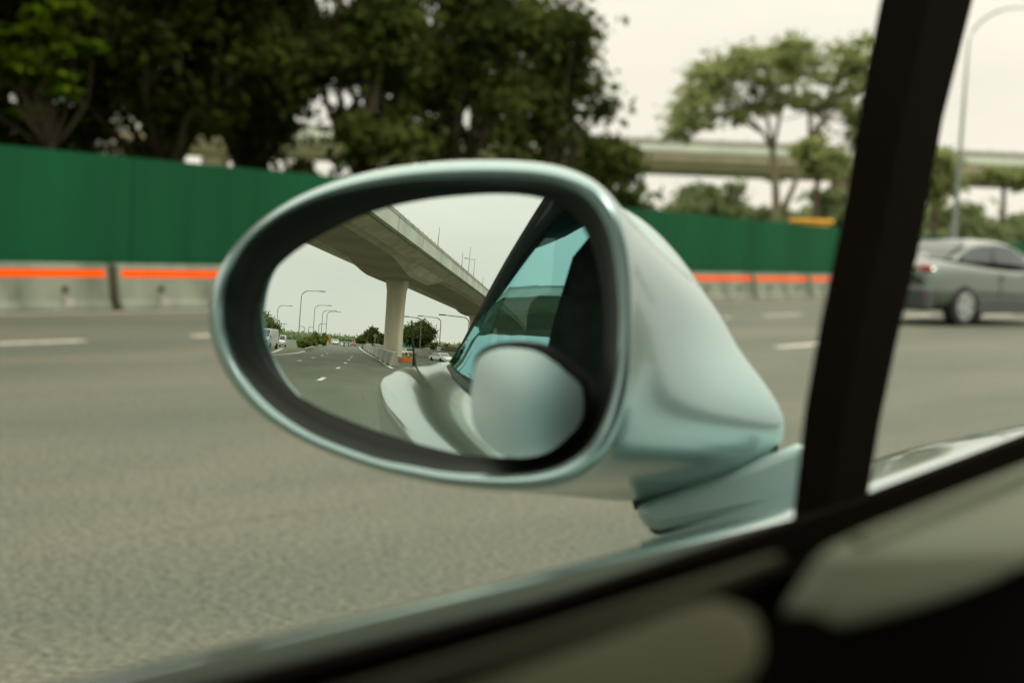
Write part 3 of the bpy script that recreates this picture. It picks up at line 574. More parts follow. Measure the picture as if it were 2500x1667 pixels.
veh('tank_truck', 'teal tank truck partly hidden by the viaduct pier in the mirror', 'truck', 986, 855, 19, 22, 'truck', M['teal'], facing=-.3)
# motorcycles with riders
def rider_mesh(s):
    me = bpy.data.meshes.new('person'); J = [(0, 0, .80), (0, .05, 1.05), (0, .08, 1.28), (0, .09, 1.40), (0, .10, 1.55), (.17, .10, 1.28), (.25, .25, 1.10), (.24, .48, 1.05), (-.17, .10, 1.28), (-.25, .25, 1.10), (-.24, .48, 1.05), (.13, .05, .76), (.20, .40, .62), (.17, .18, .25), (.17, .30, .20), (-.13, .05, .76), (-.20, .40, .62), (-.17, .18, .25), (-.17, .30, .20)]
    E = [(0, 1), (1, 2), (2, 3), (3, 4), (2, 5), (5, 6), (6, 7), (2, 8), (8, 9), (9, 10), (0, 11), (11, 12), (12, 13), (13, 14), (0, 15), (15, 16), (16, 17), (17, 18)]
    me.from_pydata([(a*s, b*s, c*s) for a, b, c in J], E, []); o = bpy.data.objects.new('person', me); link(o)
    m_ = o.modifiers.new('skin', 'SKIN'); rad = [.15, .15, .16, .07, .13, .08, .06, .05, .08, .06, .05, .11, .09, .07, .06, .11, .09, .07, .06]
    for v, q in zip(me.skin_vertices[0].data, rad): v.radius = (q*s, q*s)
    me.skin_vertices[0].data[0].use_root = True; b = o.modifiers.new('s', 'SUBSURF'); b.levels = b.render_levels = 1; me.materials.append(M['skin']); return o
for i, (px, py, d, hp, lab, lr) in enumerate(((840, 842, 95, 13, 'motorcycle in front of the pale car on the reflected road', 'person in dark clothes riding the left of the two motorcycles in the mirror'), (851, 841, 102, 11, 'motorcycle between the other motorcycle and the red car in the mirror', 'person in dark clothes riding the right of the two motorcycles in the mirror'))):
    g = mdir(px, d, py); h = hp*d/1510; s = h/1.6; r = empty('motorcycle', (g[0], g[1], 0), 0, lab, 'motorcycle', 'motorcycles on the reflected road')
    for y in (-.62, .66): MB().cyl((0, y*s, .30*s), .30*s, .12*s, 'x', 16).build('wheel', M['tyre'], r)
    MB().prism([(-.75*s, .62*s), (-.6*s, .86*s), (0, .80*s), (.25*s, 1.0*s), (.55*s, .95*s), (.66*s, .5*s), (.3*s, .3*s), (-.3*s, .3*s)], -.16*s, .16*s).build('body', M['white'], r, bevel=.04*s)
    MB().cyl((0, .62*s, .86*s), .11*s, .08*s, 'y').build('headlight', M['rim'], r); MB().tube([(-.34*s, .45*s, 1.04*s), (.34*s, .45*s, 1.04*s)], .025*s, 6).build('handlebar', M['black'], r)
    pr_ = rider_mesh(s); pr_.location = (g[0], g[1], 0); tag(pr_, lr, 'person', 'motorcycle riders')
    MB().cyl((0, .10*s, 1.60*s), .15*s, .22*s, 'z', 12).build('helmet', M['white'], pr_, bevel=.05*s)

# ------------------------------------------------------------------ reflected roadside: trees, bushes, barriers, signs
GM = 'trees beside the reflected road'
pxtree('roadside_tree', 640, 110, 757, 850, 95, 'large grey-green tree at the left edge of the mirror behind the white minibus', M['leafmirror'], 61, 9000, .32, 26, GM, mirror=True)
pxtree('roadside_tree', 706, 170, 817, 850, 50, 'rounded hazy tree right of the small white box truck in the mirror', M['leafgrey'], 62, 3500, .4, 14, GM, mirror=True)
for i, (px, yt, yb, w, d, lab) in enumerate(((742, 826, 848, 26, 62, 'low dark bush at the left end of the reflected verge, behind the rusty blocks'), (757, 822, 848, 26, 66, 'olive bush in the reflected verge between the first and second lamps'), (772, 812, 845, 26, 72, 'tallest bush of the reflected verge, at the foot of the second lamp'), (788, 812, 842, 18, 85, 'small bush right of the left-hand blue sign in the mirror'))):
    pxtree('bush', px, d, yt-4, yb+5, w*1.5, lab, M['leafbush'], 70+i, 4200, .13, 26, 'bushes in the reflected verge', 'bush', mirror=True)
pxtree('roadside_tree', 910, 75, 796, 845, 46, 'dark pointed tree left of the viaduct pier in the mirror', M['leafmirror'], 63, 6500, .16, 22, GM, mirror=True)
pxtree('roadside_tree', 885, 95, 815, 842, 40, 'low dark tree at the left foot of the pointed tree in the mirror', M['leafmirror'], 64, 3500, .2, 14, GM, mirror=True)
pxtree('roadside_tree', 932, 70, 810, 850, 26, 'small palm-like tree touching the left side of the viaduct pier in the mirror', M['leafmirror'], 65, 1400, .22, 12, GM, mirror=True)
pxtree('roadside_tree', 1022, 85, 769, 862, 98, 'big round dark green tree right of the viaduct pier in the mirror', M['leafmirror'], 66, 22000, .17, 44, GM, mirror=True)
pxtree('roadside_tree', 1068, 72, 835, 872, 48, 'light green bush behind the right-hand blue sign in the mirror', M['leafmirror'], 67, 3600, .13, 16, GM, mirror=True)
pxtree('roadside_tree', 1090, 80, 836, 870, 22, 'thin bare-trunked tree beside the brick building in the mirror', M['leafmirror'], 68, 900, .13, 10, GM, mirror=True)
pxtree('roadside_tree', 1132, 80, 838, 868, 36, 'dark tree tucked against the black roof pillar in the mirror', M['leafmirror'], 69, 3600, .15, 14, GM, mirror=True)
# distant belt of trees (uncountable, reads as one mass)
rng = np.random.default_rng(3); cl = []
for px in np.arange(600, 1250, 1.6):
    d = 330+rng.random()*60; p = mdir(px, d); hgt = 2.0+rng.random()*1.0; cl.append((p[0], p[1], hgt*.3, 6, 6, hgt*.7))
for px in np.arange(-200, 2900, 14):
    d = 120+rng.random()*30; p = dpos(px, d); hgt = 3.6+rng.random()*2.4; cl.append((p[0], p[1], hgt*.35, 3.6, 3.6, hgt*.65))
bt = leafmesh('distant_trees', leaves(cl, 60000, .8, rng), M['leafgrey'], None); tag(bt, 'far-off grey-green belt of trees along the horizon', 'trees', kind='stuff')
# barriers by the pier
def line_pts(pts): return [mg(*p) for p in pts]
GB = 'concrete blocks along the road edge below the pier'
bl = line_pts(((963, 895), (950, 889), (938, 880.5), (926, 873), (915, 867), (906, 862), (899, 857.5), (893, 853.5)))
blabs = ['dark grimy end block of the concrete row nearest the silver car in the mirror', 'second concrete block from the near end of the reflected row', 'third concrete block from the near end of the reflected row', 'fourth concrete block from the near end of the reflected row, below the pier', 'fifth concrete block from the near end of the reflected row', 'sixth concrete block from the near end of the reflected row', 'farthest rust-stained concrete block of the reflected row']
protob = empty('concrete_block', (0, 0, 0)); MB().prism([(-.22, 0), (-.20, .12), (-.10, .62), (.10, .62), (.20, .12), (.22, 0)], -.5, .5).build('body', M['concrete'], protob, bevel=.02); MB().box((0, 0, .04), (.46, .5, .07)).build('fork_slot', M['dirt'], protob)
for i in range(len(bl)-1):
    a, b = bl[i], bl[i+1]; c = (a+b)/2; ln = float(np.linalg.norm((b-a)[:2])); ang = atan2((b-a)[0]*-1, (b-a)[1])
    o = protob if i == 0 else copy_tree(protob); o.location = (c[0], c[1], 0); o.rotation_euler = (0, 0, ang); o.scale = (1.1, ln*.90, 1.12); tag(o, blabs[i], 'barrier', GB)
def wallthing(name, label, cat, pts, h, t, mk_, z0=0, part='body'):
    r = wroot(name, tuple(pts[0]), label, cat); lo = []
    for i, p in enumerate(pts):
        a = (pts[min(i+1, len(pts)-1)]-pts[max(i-1, 0)])[:2]; a = a/np.linalg.norm(a); n = np.array([-a[1], a[0]])*t/2
        hh_ = h[i] if isinstance(h, (list, tuple)) else h
        lo.append([(p[0]-n[0], p[1]-n[1], z0), (p[0]+n[0], p[1]+n[1], z0), (p[0]+n[0]*.8, p[1]+n[1]*.8, hh_), (p[0]-n[0]*.8, p[1]-n[1]*.8, hh_)])
    MB().loft(lo, True, True).build(part, mk_, r, bevel=.02); return r
wallthing('red_kerb_wall', 'low red-orange kerb wall right of the pier base in the mirror', 'barrier', [mg(*p) for p in ((964, 880), (985, 884), (1012, 886))], .3, .2, M['orangep'])
wallthing('parapet_wall', 'long pale concrete parapet receding behind the white cars in the mirror', 'wall', [mdir(px, d, 845) for px, d in ((985, 75), (1020, 66), (1060, 58), (1100, 52), (1130, 50))], [.75]*5, .25, M['concrete'])
wallthing('ramp_wall', 'pale concrete ramp wall rising left of the pier towards the far road in the mirror', 'wall', [mdir(px, d, 845) for px, d in ((868, 150), (885, 110), (905, 82), (925, 66), (940, 60))], [.9, .8, .8, .8, .8], .25, M['concrete'])
wallthing('rusty_block', 'short rust-stained concrete block at the tip of the reflected verge, below the tallest lamp', 'barrier', [mdir(px, 62, 850) for px in (726, 746)], .62, .5, M['rusty'])
wallthing('verge_kerb', 'low kerb wall along the foot of the reflected bushes', 'kerb', [mdir(px, d, 850) for px, d in ((745, 50), (762, 62), (785, 85), (800, 130))], .22, .3, M['concrete'])
mb = MB(); vv = [mg(*p) for p in ((700, 857), (728, 855), (745, 851), (758, 847), (772, 843), (788, 839), (770, 837), (735, 841), (700, 848))]; mb.add([(p[0], p[1], .010) for p in vv], [tuple(range(len(vv)))])
v_ = mb.build('verge', M['verge']); v_['kind'] = 'structure'
def sign_square(px, py, d, wpx, lab):
    p = mdir(px, d, py); zc = mz(px, py, d); w = wpx*d/1510; r = wroot('blue_arrow_sign', (p[0], p[1], 0), lab, 'sign', 'square blue arrow signs')
    MB().tube([(p[0], p[1]-.06, 0), (p[0], p[1]-.06, zc)], .04, 8).build('post', M['steel'], r)
    b = MB().box((p[0], p[1], zc), (w, .04, w)).build('board', M['white'], r); d_ = MB().cyl((p[0], p[1]+.028, zc), w*.37, .012, 'y', 24).build('blue_disc', M['sign'], r)
    MB().box((p[0], p[1]+.038, zc+.0), (w*.08, .006, w*.42)).add([(p[0]-w*.16, p[1]+.038, zc-w*.10), (p[0]+w*.16, p[1]+.038, zc-w*.10), (p[0], p[1]+.038, zc-w*.28)], [(0, 1, 2)]).build('arrow', M['white'], r)
sign_square(782, 816, 78, 7.5, 'square white sign with blue disc in front of the bushes, left half of the mirror')
sign_square(1071, 851, 60, 8.5, 'square white sign with blue disc below the right-hand lamp in the mirror')
p = mdir(916, 55, 825); zc = mz(916, 820, 55); w = 12*55/1510; r = wroot('diamond_sign', (p[0], p[1], 0), 'grey back of a diamond-shaped sign on a post left of the viaduct pier', 'sign')
MB().tube([(p[0], p[1]-.05, 0), (p[0], p[1]-.05, zc)], .035, 8).build('post', M['signgrey'], r)
MB().prism([(-w*.5, 0), (0, w*.5), (w*.5, 0), (0, -w*.5)], -.015, .015, lambda a, b, t: (p[0]+a, p[1]+t, zc+b)).build('board', M['signgrey'], r)
for px, py, lab in ((962, 871, 'dull orange delineator post at the foot of the viaduct pier in the mirror'), (996.5, 873, 'bright orange delineator post in front of the white car in the mirror')):
    g = mg(px, py); d = hypot(g[0], g[1]); s = d/1510; r = wroot('delineator_post', (g[0], g[1], 0), lab, 'bollard', 'orange delineator posts')
    MB().cyl((g[0], g[1], .04), 3.0*s, .08, 'z').build('foot', M['tyre'], r); MB().tube([(g[0], g[1], .05), (g[0], g[1], 12*s)], [2.6*s, 1.7*s], 12).build('post', M['yellow'], r)
p = mdir(1103, 70, 850); r = wroot('brick_building', (p[0], p[1], 0), 'low red brick building with brown roof beside the black roof pillar in the mirror', 'building')
zt_ = mz(1100, 856, 70); MB().box((p[0], p[1], zt_/2), (3.2, 4, zt_), .15).build('wall', M['brick'], r)
MB().prism([(-1.9, 0), (1.9, 0), (1.5, .35), (-1.0, .45)], -2.3, 2.3, lambda a, b, t: (p[0]+a, p[1]+t, zt_+b)).build('roof', M['roof'], r)
MB().box((p[0]-.4, p[1]+2.03, zt_*.5), (.8, .05, zt_*.35)).build('window', M['darkglass'], r)
# yellow machine behind the hoarding
p = dpos(1975, 42); z_ = dz(1975, 540, 42); r = wroot('yellow_machine', (p[0], p[1], 0), 'top of a yellow site machine showing just above the green hoarding beside the dark pillar', 'machine')
a_ = atan2(R0[1], R0[0]); MB().box((p[0], p[1], z_), (1.15, .8, .10), a_).build('canopy', M['yellow'], r, bevel=.03); MB().box((p[0], p[1], z_/2), (.9, .7, z_-.1), a_).build('body', M['yellow'], r, bevel=.05)
for s in (-1, 1): MB().cyl((p[0]+s*.4*R0[0], p[1]+s*.4*R0[1], .3), .3, .25, 'x').build('wheel', M['tyre'], r)
# pale low building glimpsed under the trees
p = dpos(235, 60); r = wroot('pale_building', (p[0], p[1], 0), 'pale low building glimpsed over the hoarding in the gap at far left', 'building'); z_ = dz(235, 357, 60)
MB().box((p[0], p[1], z_/2), (4.6, 3, z_), a_).build('wall', M['concrete'], r); MB().box((p[0], p[1], z_+.06), (4.9, 3.3, .12), a_).build('roof', M['white'], r); MB().box((p[0]+Fv[0]*-1.52, p[1]-Fv[1]*1.52, z_*.6), (1.2, .06, 1.0), a_).build('window', M['darkglass'], r)

# ------------------------------------------------------------------ our own car
own = wroot('own_car', (.45, 0, 0), 'silver car we look out of, with its door mirror, black pillar and window sill', 'car')
# ---- body side: stations (y, belt x,z, shoulder x,z)
ST = [(1.9, -.18, 1.10, -.37, 1.02), (1.4, -.28, 1.125, -.43, 1.06), (.95, -.355, 1.100, -.475, 1.065), (.80, -.370, 1.083, -.487, 1.05), (.62, -.386, 1.064, -.485, 1.02), (.25, -.385, 1.060, -.49, .998), (-.1, -.37, 1.062, -.503, .992), (-.5, -.335, 1.07, -.503, .986), (-.9, -.285, 1.075, -.499, .986), (-1.3, -.225, 1.08, -.485, .990), (-1.7, -.15, 1.08, -.455, .998), (-2.1, -.05, 1.075, -.392, .99), (-2.4, .08, 1.06, -.30, .965), (-2.58, .2, 1.02, -.20, .92)]
def side_ring(y, bx, bz, sx, sz):
    return [(bx+.02, y, bz-.02), (bx, y, bz), (bx*.7+sx*.3, y, bz*.93+sz*.07-.004), (bx*.35+sx*.65, y, bz*.6+sz*.4), (sx+.015, y, sz+.012), (sx, y, sz-.02), (sx+.005, y, sz-.10), (sx+.05, y, sz-.28), (sx+.05, y, .40), (sx+.14, y, .24)]
MB().loft([side_ring(*s) for s in ST], False).build('door_and_wing', M['silver2'], own, smooth=True, sub=2)
MB().loft([[(.9-q[0], q[1], q[2]) for q in side_ring(*s)] for s in ST], False).build('far_side', M['silver2'], own, smooth=True, sub=1)
MB().loft([[(a, y, z), (b_, y, z2)] for y, a, z, b_, z2 in ((-1.45, -.215, 1.082, 1.115, 1.082), (-1.7, -.15, 1.082, 1.05, 1.082), (-2.1, -.05, 1.077, .95, 1.077), (-2.4, .08, 1.062, .82, 1.062), (-2.58, .2, 1.02, .7, 1.02))], False).build('boot_lid', M['silver2'], own, smooth=True)
MB().loft([[(a, -2.58-dy, z), (.9-a, -2.58-dy, z)] for a, z, dy in ((.2, 1.02, 0), (-.10, .95, .03), (-.2, .8, .05), (-.2, .4, .02))], False).build('tail_panel', M['silver2'], own, smooth=True)
MB().loft([[(a, y, z), (.45, y, z+.06), (.9-a, y, z)] for y, a, z in ((1.0, -.345, 1.10), (1.4, -.28, 1.122), (1.9, -.18, 1.095), (2.2, -.05, .98))], False).build('bonnet', M['silver2'], own, smooth=True)
# belt rubber on the outside of the glass
MB().loft([[(bx+.03, y, bz-.02), (bx+.03, y, bz+.000), (bx+.010, y, bz+.003), (bx-.003, y, bz-.003), (bx-.001, y, bz-.02)] for y, bx, bz, sx, sz in ST[:10]], True, True).build('belt_seal', M['seal'], own, smooth=True)
# inner sill cap, door card, interior
def inner(off0, z0, off1, z1, ys=None): return [[(bx+off0, y, bz+z0), (bx+off1, y, bz+z1)] for y, bx, bz, sx, sz in ST[2:8]]
MB().loft([[(bx+.032, y, bz-.05), (bx+.032, y, bz+.003), (bx+.05, y, bz+.005), (bx+.062, y, bz-.012), (bx+.064, y, bz-.05)] for y, bx, bz, sx, sz in ST[1:9]], True, True).build('sill_rubber', M['interior'], own, smooth=True)
MB().loft([[(bx+.066, y, bz-.30), (bx+.066, y, bz-.016), (bx+.072, y, bz-.012), (bx+.082, y, bz-.022), (bx+.09, y, bz-.30)] for y, bx, bz, sx, sz in ST[2:9]], True, True).build('door_card', M['interior'], own, smooth=True)
MB().loft([[(bx+.085, y, bz-.30), (bx+.085, y, bz-.036), (bx+.10, y, bz-.032), (bx+.115, y, bz-.05), (bx+.12, y, bz-.30)] for y, bx, bz, sx, sz in ST[2:9]], True, True).build('door_ledge', M['interior'], own, smooth=True)
# front pillar (interior side, unlit)
PL = [(2185, -60), (2150, 0), (2118, 160), (2096, 290), (2088, 330), (2072, 440), (2050, 560), (2000, 800), (1965, 1000), (1938, 1240), (1925, 1420), (1890, 1520)]
PRr = [(2390, -60), (2375, 0), (2335, 160), (2302, 290), (2295, 330), (2268, 480), (2240, 620), (2190, 830), (2148, 1030), (2112, 1250), (2080, 1380), (2015, 1500)]
lo = []
for (x1, y1), (x2, y2) in zip(PL, PRr):
    k = (y1+60)/1580; x = -.34+.03*max(0, k); a = onx(x1, y1, x); b_ = onx(x2, y2, x); mid = (a+b_)/2; dv = mid-EYE; dv /= np.linalg.norm(dv)
    lo.append([tuple(a), tuple(mid-dv*.012), tuple(b_), tuple(b_+dv*.035), tuple(a+dv*.035)])
MB().loft(lo, True, True).build('front_pillar', M['interior'], own, smooth=False)
# dash end and door corner, lower right
def quadthing(name, m_, pts, x, t=.02, sm=.0):
    P_ = [onx(px, py, x) for px, py in pts]; B = [p+np.array([-t, 0, 0]) for p in P_]; return MB().loft([P_, B], True, True).build(name, m_, own, bevel=sm)
def domething(name, m_, pts, x, h):
    P_ = [np.array(onx(px, py, x)) for px, py in pts]; Q = []
    for i in range(len(P_)):                       # round the outline
        a, b_ = P_[i], P_[(i+1) % len(P_)]; Q += [a, a*.67+b_*.33, a*.33+b_*.67]
    Q = ksm(Q, 2); c = sum(Q)/len(Q); L_ = []
    for k in (1.04, 1.0, .93, .82, .66, .45, .2): L_.append([c+(q-c)*k+np.array([h*(1-k*k)-(.006 if k > 1 else 0), 0, 0]) for q in Q])
    return MB().loft(L_).add(L_[-1], [tuple(range(len(Q)))]).build(name, m_, own, smooth=True)
def ksm(lp, n):
    a = np.array(lp)
    for _ in range(n): a = a*.5+np.roll(a, 1, 0)*.25+np.roll(a, -1, 0)*.25
    return list(a)
domething('dash_end', M['trim'], [(2085, 1350), (2300, 1262), (2500, 1185), (3000, 1000), (3000, 1080), (2500, 1318), (2300, 1428), (2150, 1505), (2050, 1540), (1985, 1525), (2005, 1475), (2060, 1395)], -.175, .020)
quadthing('dash_trim_line', M['trim'], [(2112, 1312), (2300, 1232), (2500, 1150), (2600, 1108), (2600, 1130), (2500, 1172), (2300, 1256), (2112, 1337)], -.176, .004, .001)
quadthing('sill_cap', M['interior'], [(500, 1695), (663, 1652), (1300, 1486), (1920, 1284), (2110, 1220), (2500, 1072), (2650, 1013), (2650, 1090), (2500, 1148), (2110, 1308), (1912, 1359), (1810, 1390), (1300, 1558), (800, 1702), (500, 1785)], -.30, .006, .001)
quadthing('dash_underside', M['interior'], [(1900, 1500), (2020, 1505), (2150, 1510), (2300, 1430), (2500, 1315), (2700, 1200), (2700, 1900), (1500, 1900), (1760, 1640), (1880, 1560)], -.174, .004, .001)
domething('speaker_grille', M['trim2'], [(1000, 1800), (1300, 1672), (1560, 1572), (1770, 1488), (1838, 1488), (1850, 1532), (1780, 1590), (1640, 1670), (1400, 1800), (1000, 1960)], -.170, .020)
quadthing('door_strip', M['trim3'], [(800, 1716), (1300, 1560), (1810, 1392), (1915, 1355), (1900, 1388), (1810, 1442), (1300, 1608), (900, 1730)], -.20, .004, .001)
quadthing('door_pocket', M['interior'], [(500, 1780), (1000, 1690), (1300, 1600), (1500, 1535), (1700, 1470), (1810, 1430), (1900, 1390), (2100, 1350), (2000, 1900), (500, 2000)], -.195, .004, .001)
def P3(px, py, y): P, m_, r_ = mhit(px, py); return tuple(P+r_*((P[1]-y)/-r_[1]))
# cabin shell that shades the interior
cab = MB(); pass
RE = [(-.30, .62, 1.66), (-.27, .25, 1.64), P3(1390, 400, -.02), P3(1365, 440, -.16), P3(1345, 490, -.27), P3(1290, 560, -.55)]
cab.loft([[(x, y, z), (.45, y, z+.03), (.9-x, y, z)] for x, y, z in RE], False); o = cab.build('roof', M['soft'], own); s = o.modifiers.new('s', 'SOLIDIFY'); s.thickness = .035; s.offset = 0
MB().box((.45, -.2, .28), (1.7, 3.2, .04)).build('floor', M['interior'], own); MB().loft([[(-.12, -1.42, z), (1.02, -1.42, z)] for z in (.3, 1.08)], False).build('rear_bulkhead', M['interior'], own)
MB().box((1.22, -.4, .8), (.03, 2.2, .6)).build('far_door_card', M['interior'], own, bevel=.01)
MB().box((.45, .98, .72), (1.56, .30, .60)).build('dashboard', M['interior'], own, bevel=.05)
for x in (0.08, .85):
    q = MB().box((x, -.20, .62), (.50, .5, .16)).build('seat', M['cloth'], own, bevel=.05); MB().box((x-.02, -.46, .95), (.50, .14, .66)).build('backrest', M['cloth'], q, bevel=.05, origin=tuple(own.location))
    MB().box((x-.02, -.47, 1.36), (.38, .11, .20)).build('headrest', M['cloth'], q, bevel=.03, origin=tuple(own.location))
# rear pillar / folding roof side and quarter glass
oute = [(1098, 882, -1.55), (1128, 835, -1.40), (1157, 779, -1.22), (1190, 715, -1.02), (1214, 671, -.88), (1240, 625, -.74), (1266, 582, -.60), (1300, 527, -.42), (1330, 480, -.28), (1352, 440, -.18), (1380, 400, -.08)]
inn = [(1185, 905, -1.42), (1181, 845, -1.32), (1194, 785, -1.16), (1218, 725, -.96), (1245, 676, -.82), (1270, 632, -.68), (1297, 592, -.55), (1338, 543, -.38), (1378, 503, -.25), (1430, 475, -.15), (1480, 455, -.05)]
lo = []
for a, b_ in zip(oute, inn):
    A, B = np.array(P3(*a)), np.array(P3(*b_)); lo.append([tuple(A), tuple((A+B)/2+np.array([-.006, .01, .004])), tuple(B), tuple(B+np.array([.03, -.03, 0])), tuple(A+np.array([.05, -.03, -.02]))])
MB().loft(lo, True, True).build('roof_side', M['soft'], own, smooth=True)
gl = [(-1.36, 1.085), ]
bel = [(-.37, .16, 1.075), (-.362, -.1, 1.078), (-.332, -.5, 1.083), (-.282, -.9, 1.088), (-.24, -1.2, 1.092)]
topg = []
for (bx, by, bz), b_ in zip(bel, [(1480, 470, .08), (1440, 472, -.10), (1378, 503, -.25), (1245, 676, -.82), (1186, 830, -1.28)]):
    topg.append(np.array(P3(*b_))+np.array([.004, 0, -.004]))
vs = [[tuple(np.array([bx, by, bz])*(1-f)+t_*f+np.array([-.048*f*(1-f), 0, 0])) for f in (0, .25, .5, .75, 1)] for (bx, by, bz), t_ in zip(bel, topg)]
vs = [[(-.372, .15, 1.075), (-.352, .15, 1.18), (-.338, .165, 1.262), (-.318, .30, 1.34), (-.285, .42, 1.47)]]+vs[1:]
MB().loft(vs, False).build('quarter_glass', M['tint'], own, smooth=True)
ant = [P3(1012, 884, -2.2)]; a_ = np.array(ant[0]); b_ = np.array(P3(1004, 782, -2.25)); MB().tube([a_+[0, 0, -.02], a_*.8+b_*.2, b_], [.012, .005, .0035], 8).build('aerial', M['black'], own)

# ---- door mirror
wm = tag(bpy.data.objects.new('wing_mirror', None)); link(wm, own); wm['_w'] = 1; wm.empty_display_size = .1
wm.location = Vector(MC0)-own.location
def wbuild(mb, name, m_, **k): return mb.build(name, m_, wm, origin=tuple(MC0), **k)
def resamp(pts, n, c, ph=3):
    a = np.array(pts, float); th = np.unwrap(np.arctan2(a[:, 1]-c[1], a[:, 0]-c[0])); rr_ = np.hypot(a[:, 0]-c[0], a[:, 1]-c[1])
    o = np.argsort(th % (2*pi)); tt = (th % (2*pi))[o]; r2 = rr_[o]; tt = np.concatenate([tt-2*pi, tt, tt+2*pi]); r2 = np.concatenate([r2]*3)
    q = np.linspace(0, 2*pi, n, endpoint=False); R = np.interp(q, tt, r2)
    k = np.array([.06, .24, .4, .24, .06]); 
    for _ in range(ph): R = sum(k[i]*np.roll(R, i-2) for i in range(5))
    return [(c[0]+R[i]*cos(q[i]), c[1]+R[i]*sin(q[i])) for i in range(n)]
c1 = lambda L_: [(x/1.889+480, y/1.889+370) for x, y in L_]
GO = c1([(300, 800), (318, 680), (375, 560), (465, 470), (555, 405), (695, 330), (875, 265), (1050, 230), (1250, 210), (1450, 203), (1600, 215), (1720, 252), (1790, 350), (1840, 500), (1868, 700), (1868, 900), (1850, 1100), (1790, 1270), (1660, 1370), (1520, 1405), (1350, 1400), (1100, 1360), (900, 1300), (700, 1230), (500, 1130), (400, 1050), (330, 950), (300, 870)])
SB = c1([(112, 740), (130, 600), (215, 440), (350, 330), (500, 250), (700, 190), (900, 155), (1150, 138), (1400, 135), (1600, 140), (1750, 165), (1850, 235), (1905, 400), (1932, 600), (1945, 800), (1930, 1000), (1890, 1200), (1820, 1370), (1700, 1450), (1500, 1482), (1300, 1477), (1000, 1440), (700, 1360), (450, 1250), (280, 1120), (170, 950), (120, 840)])
OUT = [(497, 790), (505, 720), (535, 640), (600, 560), (680, 505), (780, 455), (900, 420), (1030, 400), (1180, 392), (1300, 394), (1400, 408), (1470, 440), (1520, 500), (1545, 600), (1552, 720), (1550, 850), (1535, 980), (1505, 1085), (1455, 1160), (1380, 1192), (1280, 1198), (1150, 1190), (1000, 1164), (850, 1122), (720, 1067), (620, 1007), (560, 942), (520, 870)]
cc = (1050, 800); NN = 96
GO = [(x-24*max(0, (800-x)/160) if x < 800 else x, y) for x, y in GO]
Lg = resamp(GO, NN, cc); Ls = resamp(SB, NN, cc); Lo = resamp(OUT, NN, cc)
mixp = lambda A, B, t: [(a[0]*(1-t)+b[0]*t, a[1]*(1-t)+b[1]*t) for a, b in zip(A, B)]
# mirror glass on its sphere
rings = 48; vs = [mhit(*cc)[0]]; ns = [mhit(*cc)[1]]
for i in range(1, rings+1):
    for k in range(NN):
        x = cc[0]+(Lg[k][0]-cc[0])*i/rings*1.02; y = cc[1]+(Lg[k][1]-cc[1])*i/rings*1.02; P, m_, _ = mhit(x, y); vs.append(P); ns.append(m_)
fs = [(0, 1+k, 1+(k+1) % NN) for k in range(NN)]+[(1+(i-1)*NN+k, 1+i*NN+k, 1+i*NN+(k+1) % NN, 1+(i-1)*NN+(k+1) % NN) for i in range(1, rings) for k in range(NN)]
me = bpy.data.meshes.new('mirror_glass'); me.from_pydata([Vector(v-MC0) for v in vs], [], fs); me.update()
if me.polygons[5].normal.dot(Vector(MN)) < 0: me.flip_normals()
me.shade_smooth(); me.normals_split_custom_set_from_vertices([Vector(n) for n in ns]); me.materials.append(M['mirror']); link(bpy.data.objects.new('mirror_glass', me), wm)
# bezel (cavity wall between glass and rim)
def loop(L_, off): return [pln(x, y, off) for x, y in L_]
go = [float((mhit(*p)[0]-MC0)@MN) for p in Lg]
vloop = lambda L_, f: [pln(x, y, g+(.015-g)*f) for (x, y), g in zip(L_, go)]
bez = [vloop(Lg, -.06), vloop(Lg, .01), vloop(mixp(Lg, Ls, .15), .04), vloop(mixp(Lg, Ls, .4), .17), vloop(mixp(Lg, Ls, .7), .5), vloop(mixp(Lg, Ls, .92), .88), loop(mixp(Ls, Lo, .04), .0155)]
wbuild(MB().loft(bez), 'bezel', M['bezel'], smooth=True)
# housing
cE = (1600, 860)
EN = [(1400, 440), (1500, 462), (1585, 528), (1655, 612), (1725, 728), (1805, 868), (1912, 985), (2035, 1070), (1880, 1130), (1745, 1174), (1640, 1218), (1530, 1262), (1460, 1205), (1400, 1080), (1350, 900), (1330, 650), (1350, 500)]
Le = resamp(EN, NN, cE)
HL = [loop(mixp(Ls, Lo, .0), .015), loop(mixp(Ls, Lo, .25), .020), loop(mixp(Ls, Lo, .55), .020), loop(mixp(Ls, Lo, .85), .015), loop(Lo, .006)]
for t in (.08, .18, .3, .42, .54, .66, .78, .9, 1.):
    e = t**1.15; HL.append(loop(mixp(Lo, Le, e), .006-.142*t))
def ksmooth(lp, n):
    a = np.array(lp)
    for _ in range(n): a = a*.5+np.roll(a, 1, 0)*.25+np.roll(a, -1, 0)*.25
    return list(a)
for i in range(5, len(HL)): HL[i] = ksmooth(HL[i], int(1+(i-4)*2.2))
HL = [np.array(h) for h in HL]
for _ in range(3):
    for i in range(5, len(HL)-1): HL[i] = HL[i]*.5+HL[i-1]*.25+HL[i+1]*.25
HL = [list(h) for h in HL]
HL.append(loop([(cE[0]+(x-cE[0])*.85+10, cE[1]+(y-cE[1])*.85+10) for x, y in Le], -.150)); HL.append(loop([(cE[0]+(x-cE[0])*.4+10, cE[1]+(y-cE[1])*.4+10) for x, y in Le], -.165))
wbuild(MB().loft(HL).add(HL[-1], [tuple(range(NN))]), 'housing', M['silver'], smooth=True, sub=1)
bs = [(1546, 1236), (1745, 1160), (1942, 1084), (1975, 1080), (1985, 1225), (1820, 1255), (1610, 1297), (1575, 1290)]
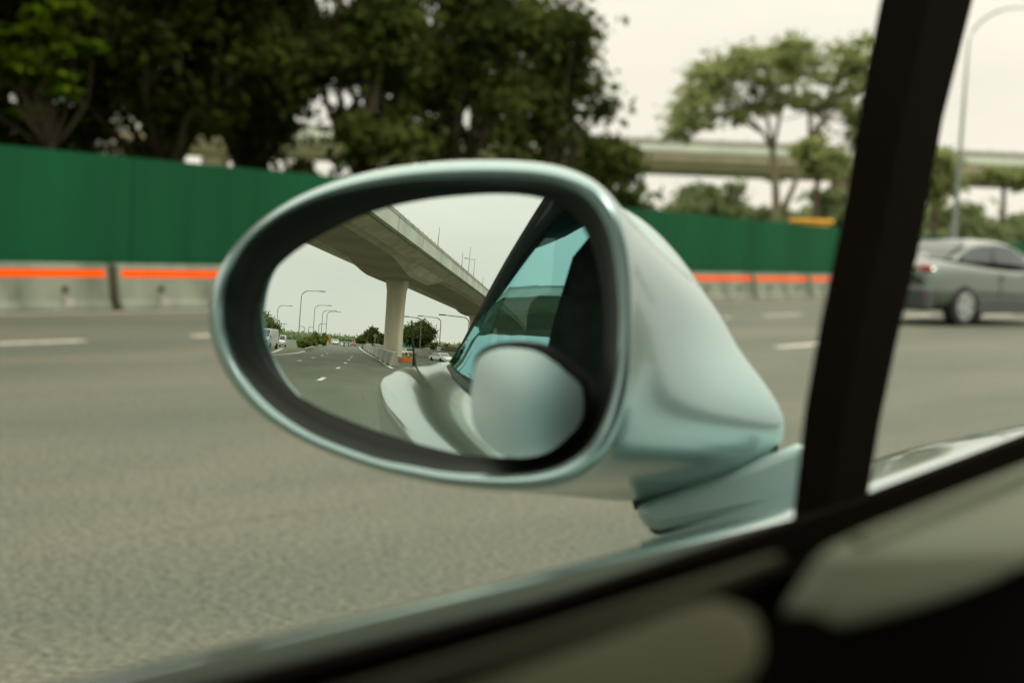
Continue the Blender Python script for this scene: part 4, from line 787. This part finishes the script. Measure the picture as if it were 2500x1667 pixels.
bo = [-.118]*8
wbuild(MB().loft([[pln(x, y, o) for (x, y), o in zip(bs, bo)], loop(bs, -.185)], True, True), 'base', M['silver4'], bevel=.012)
bs2 = [(1542, 1222), (1745, 1146), (1900, 1086), (1900, 1108), (1745, 1170), (1550, 1246)]
wbuild(MB().loft([loop(bs2, -.133), loop(bs2, -.17)], True, True), 'seam_gasket', M['seal'])
bs3 = [(1580, 1288), (1820, 1248), (1985, 1218), (1985, 1240), (1820, 1272), (1600, 1306)]
wbuild(MB().loft([loop(bs3, -.122), loop(bs3, -.18)], True, True), 'foot_gasket', M['seal'], bevel=.003)
# stick-on blind spot mirror
SPo = c1([(1300, 960), (1340, 925), (1400, 905), (1500, 905), (1570, 915), (1650, 960), (1720, 1020), (1790, 1080), (1797, 1150), (1782, 1250), (1720, 1320), (1640, 1380), (1540, 1405), (1430, 1400), (1350, 1350), (1295, 1270), (1280, 1180), (1285, 1060)])
cs = (1292, 985); S0 = resamp(SPo, 64, cs, 0); 
ring = lambda k, dx=0, dy=0: [(cs[0]+(x-cs[0])*k+dx, cs[1]+(y-cs[1])*k+dy) for x, y in S0]
tilt = lambda L_, off: [pln(x, y, off) for x, y in L_]
wbuild(MB().loft([[mhit(*p)[0]-MN*.001 for p in ring(1.03, 0, -6)], tilt(ring(1.05, 0, -6), .009), tilt(ring(1.0), .011), tilt(ring(.97), .010)]), 'blind_spot_shadow_rim', M['black'], smooth=True)  # black rim, wider at the top: the shadow there is put into its shape
dome = []; RB = .34
for k in (.99, .9, .78, .65, .5, .35, .2, .08):
    lp = []
    for x, y in ring(k):
        p = pln(x, y, .010); c = pln(cs[0], cs[1], .010); d2 = ((p-c)@(p-c)); lp.append(p+MN*(.0062-d2/(2*RB)+(y-cs[1]+140)*.78/F*.05))
    dome.append(lp)
wbuild(MB().loft(dome).add(dome[-1], [tuple(range(64))]), 'blind_spot_mirror', M['spot'], smooth=True, sub=1)
for o in bpy.data.objects:
    if '_w' in o.keys(): del o['_w']
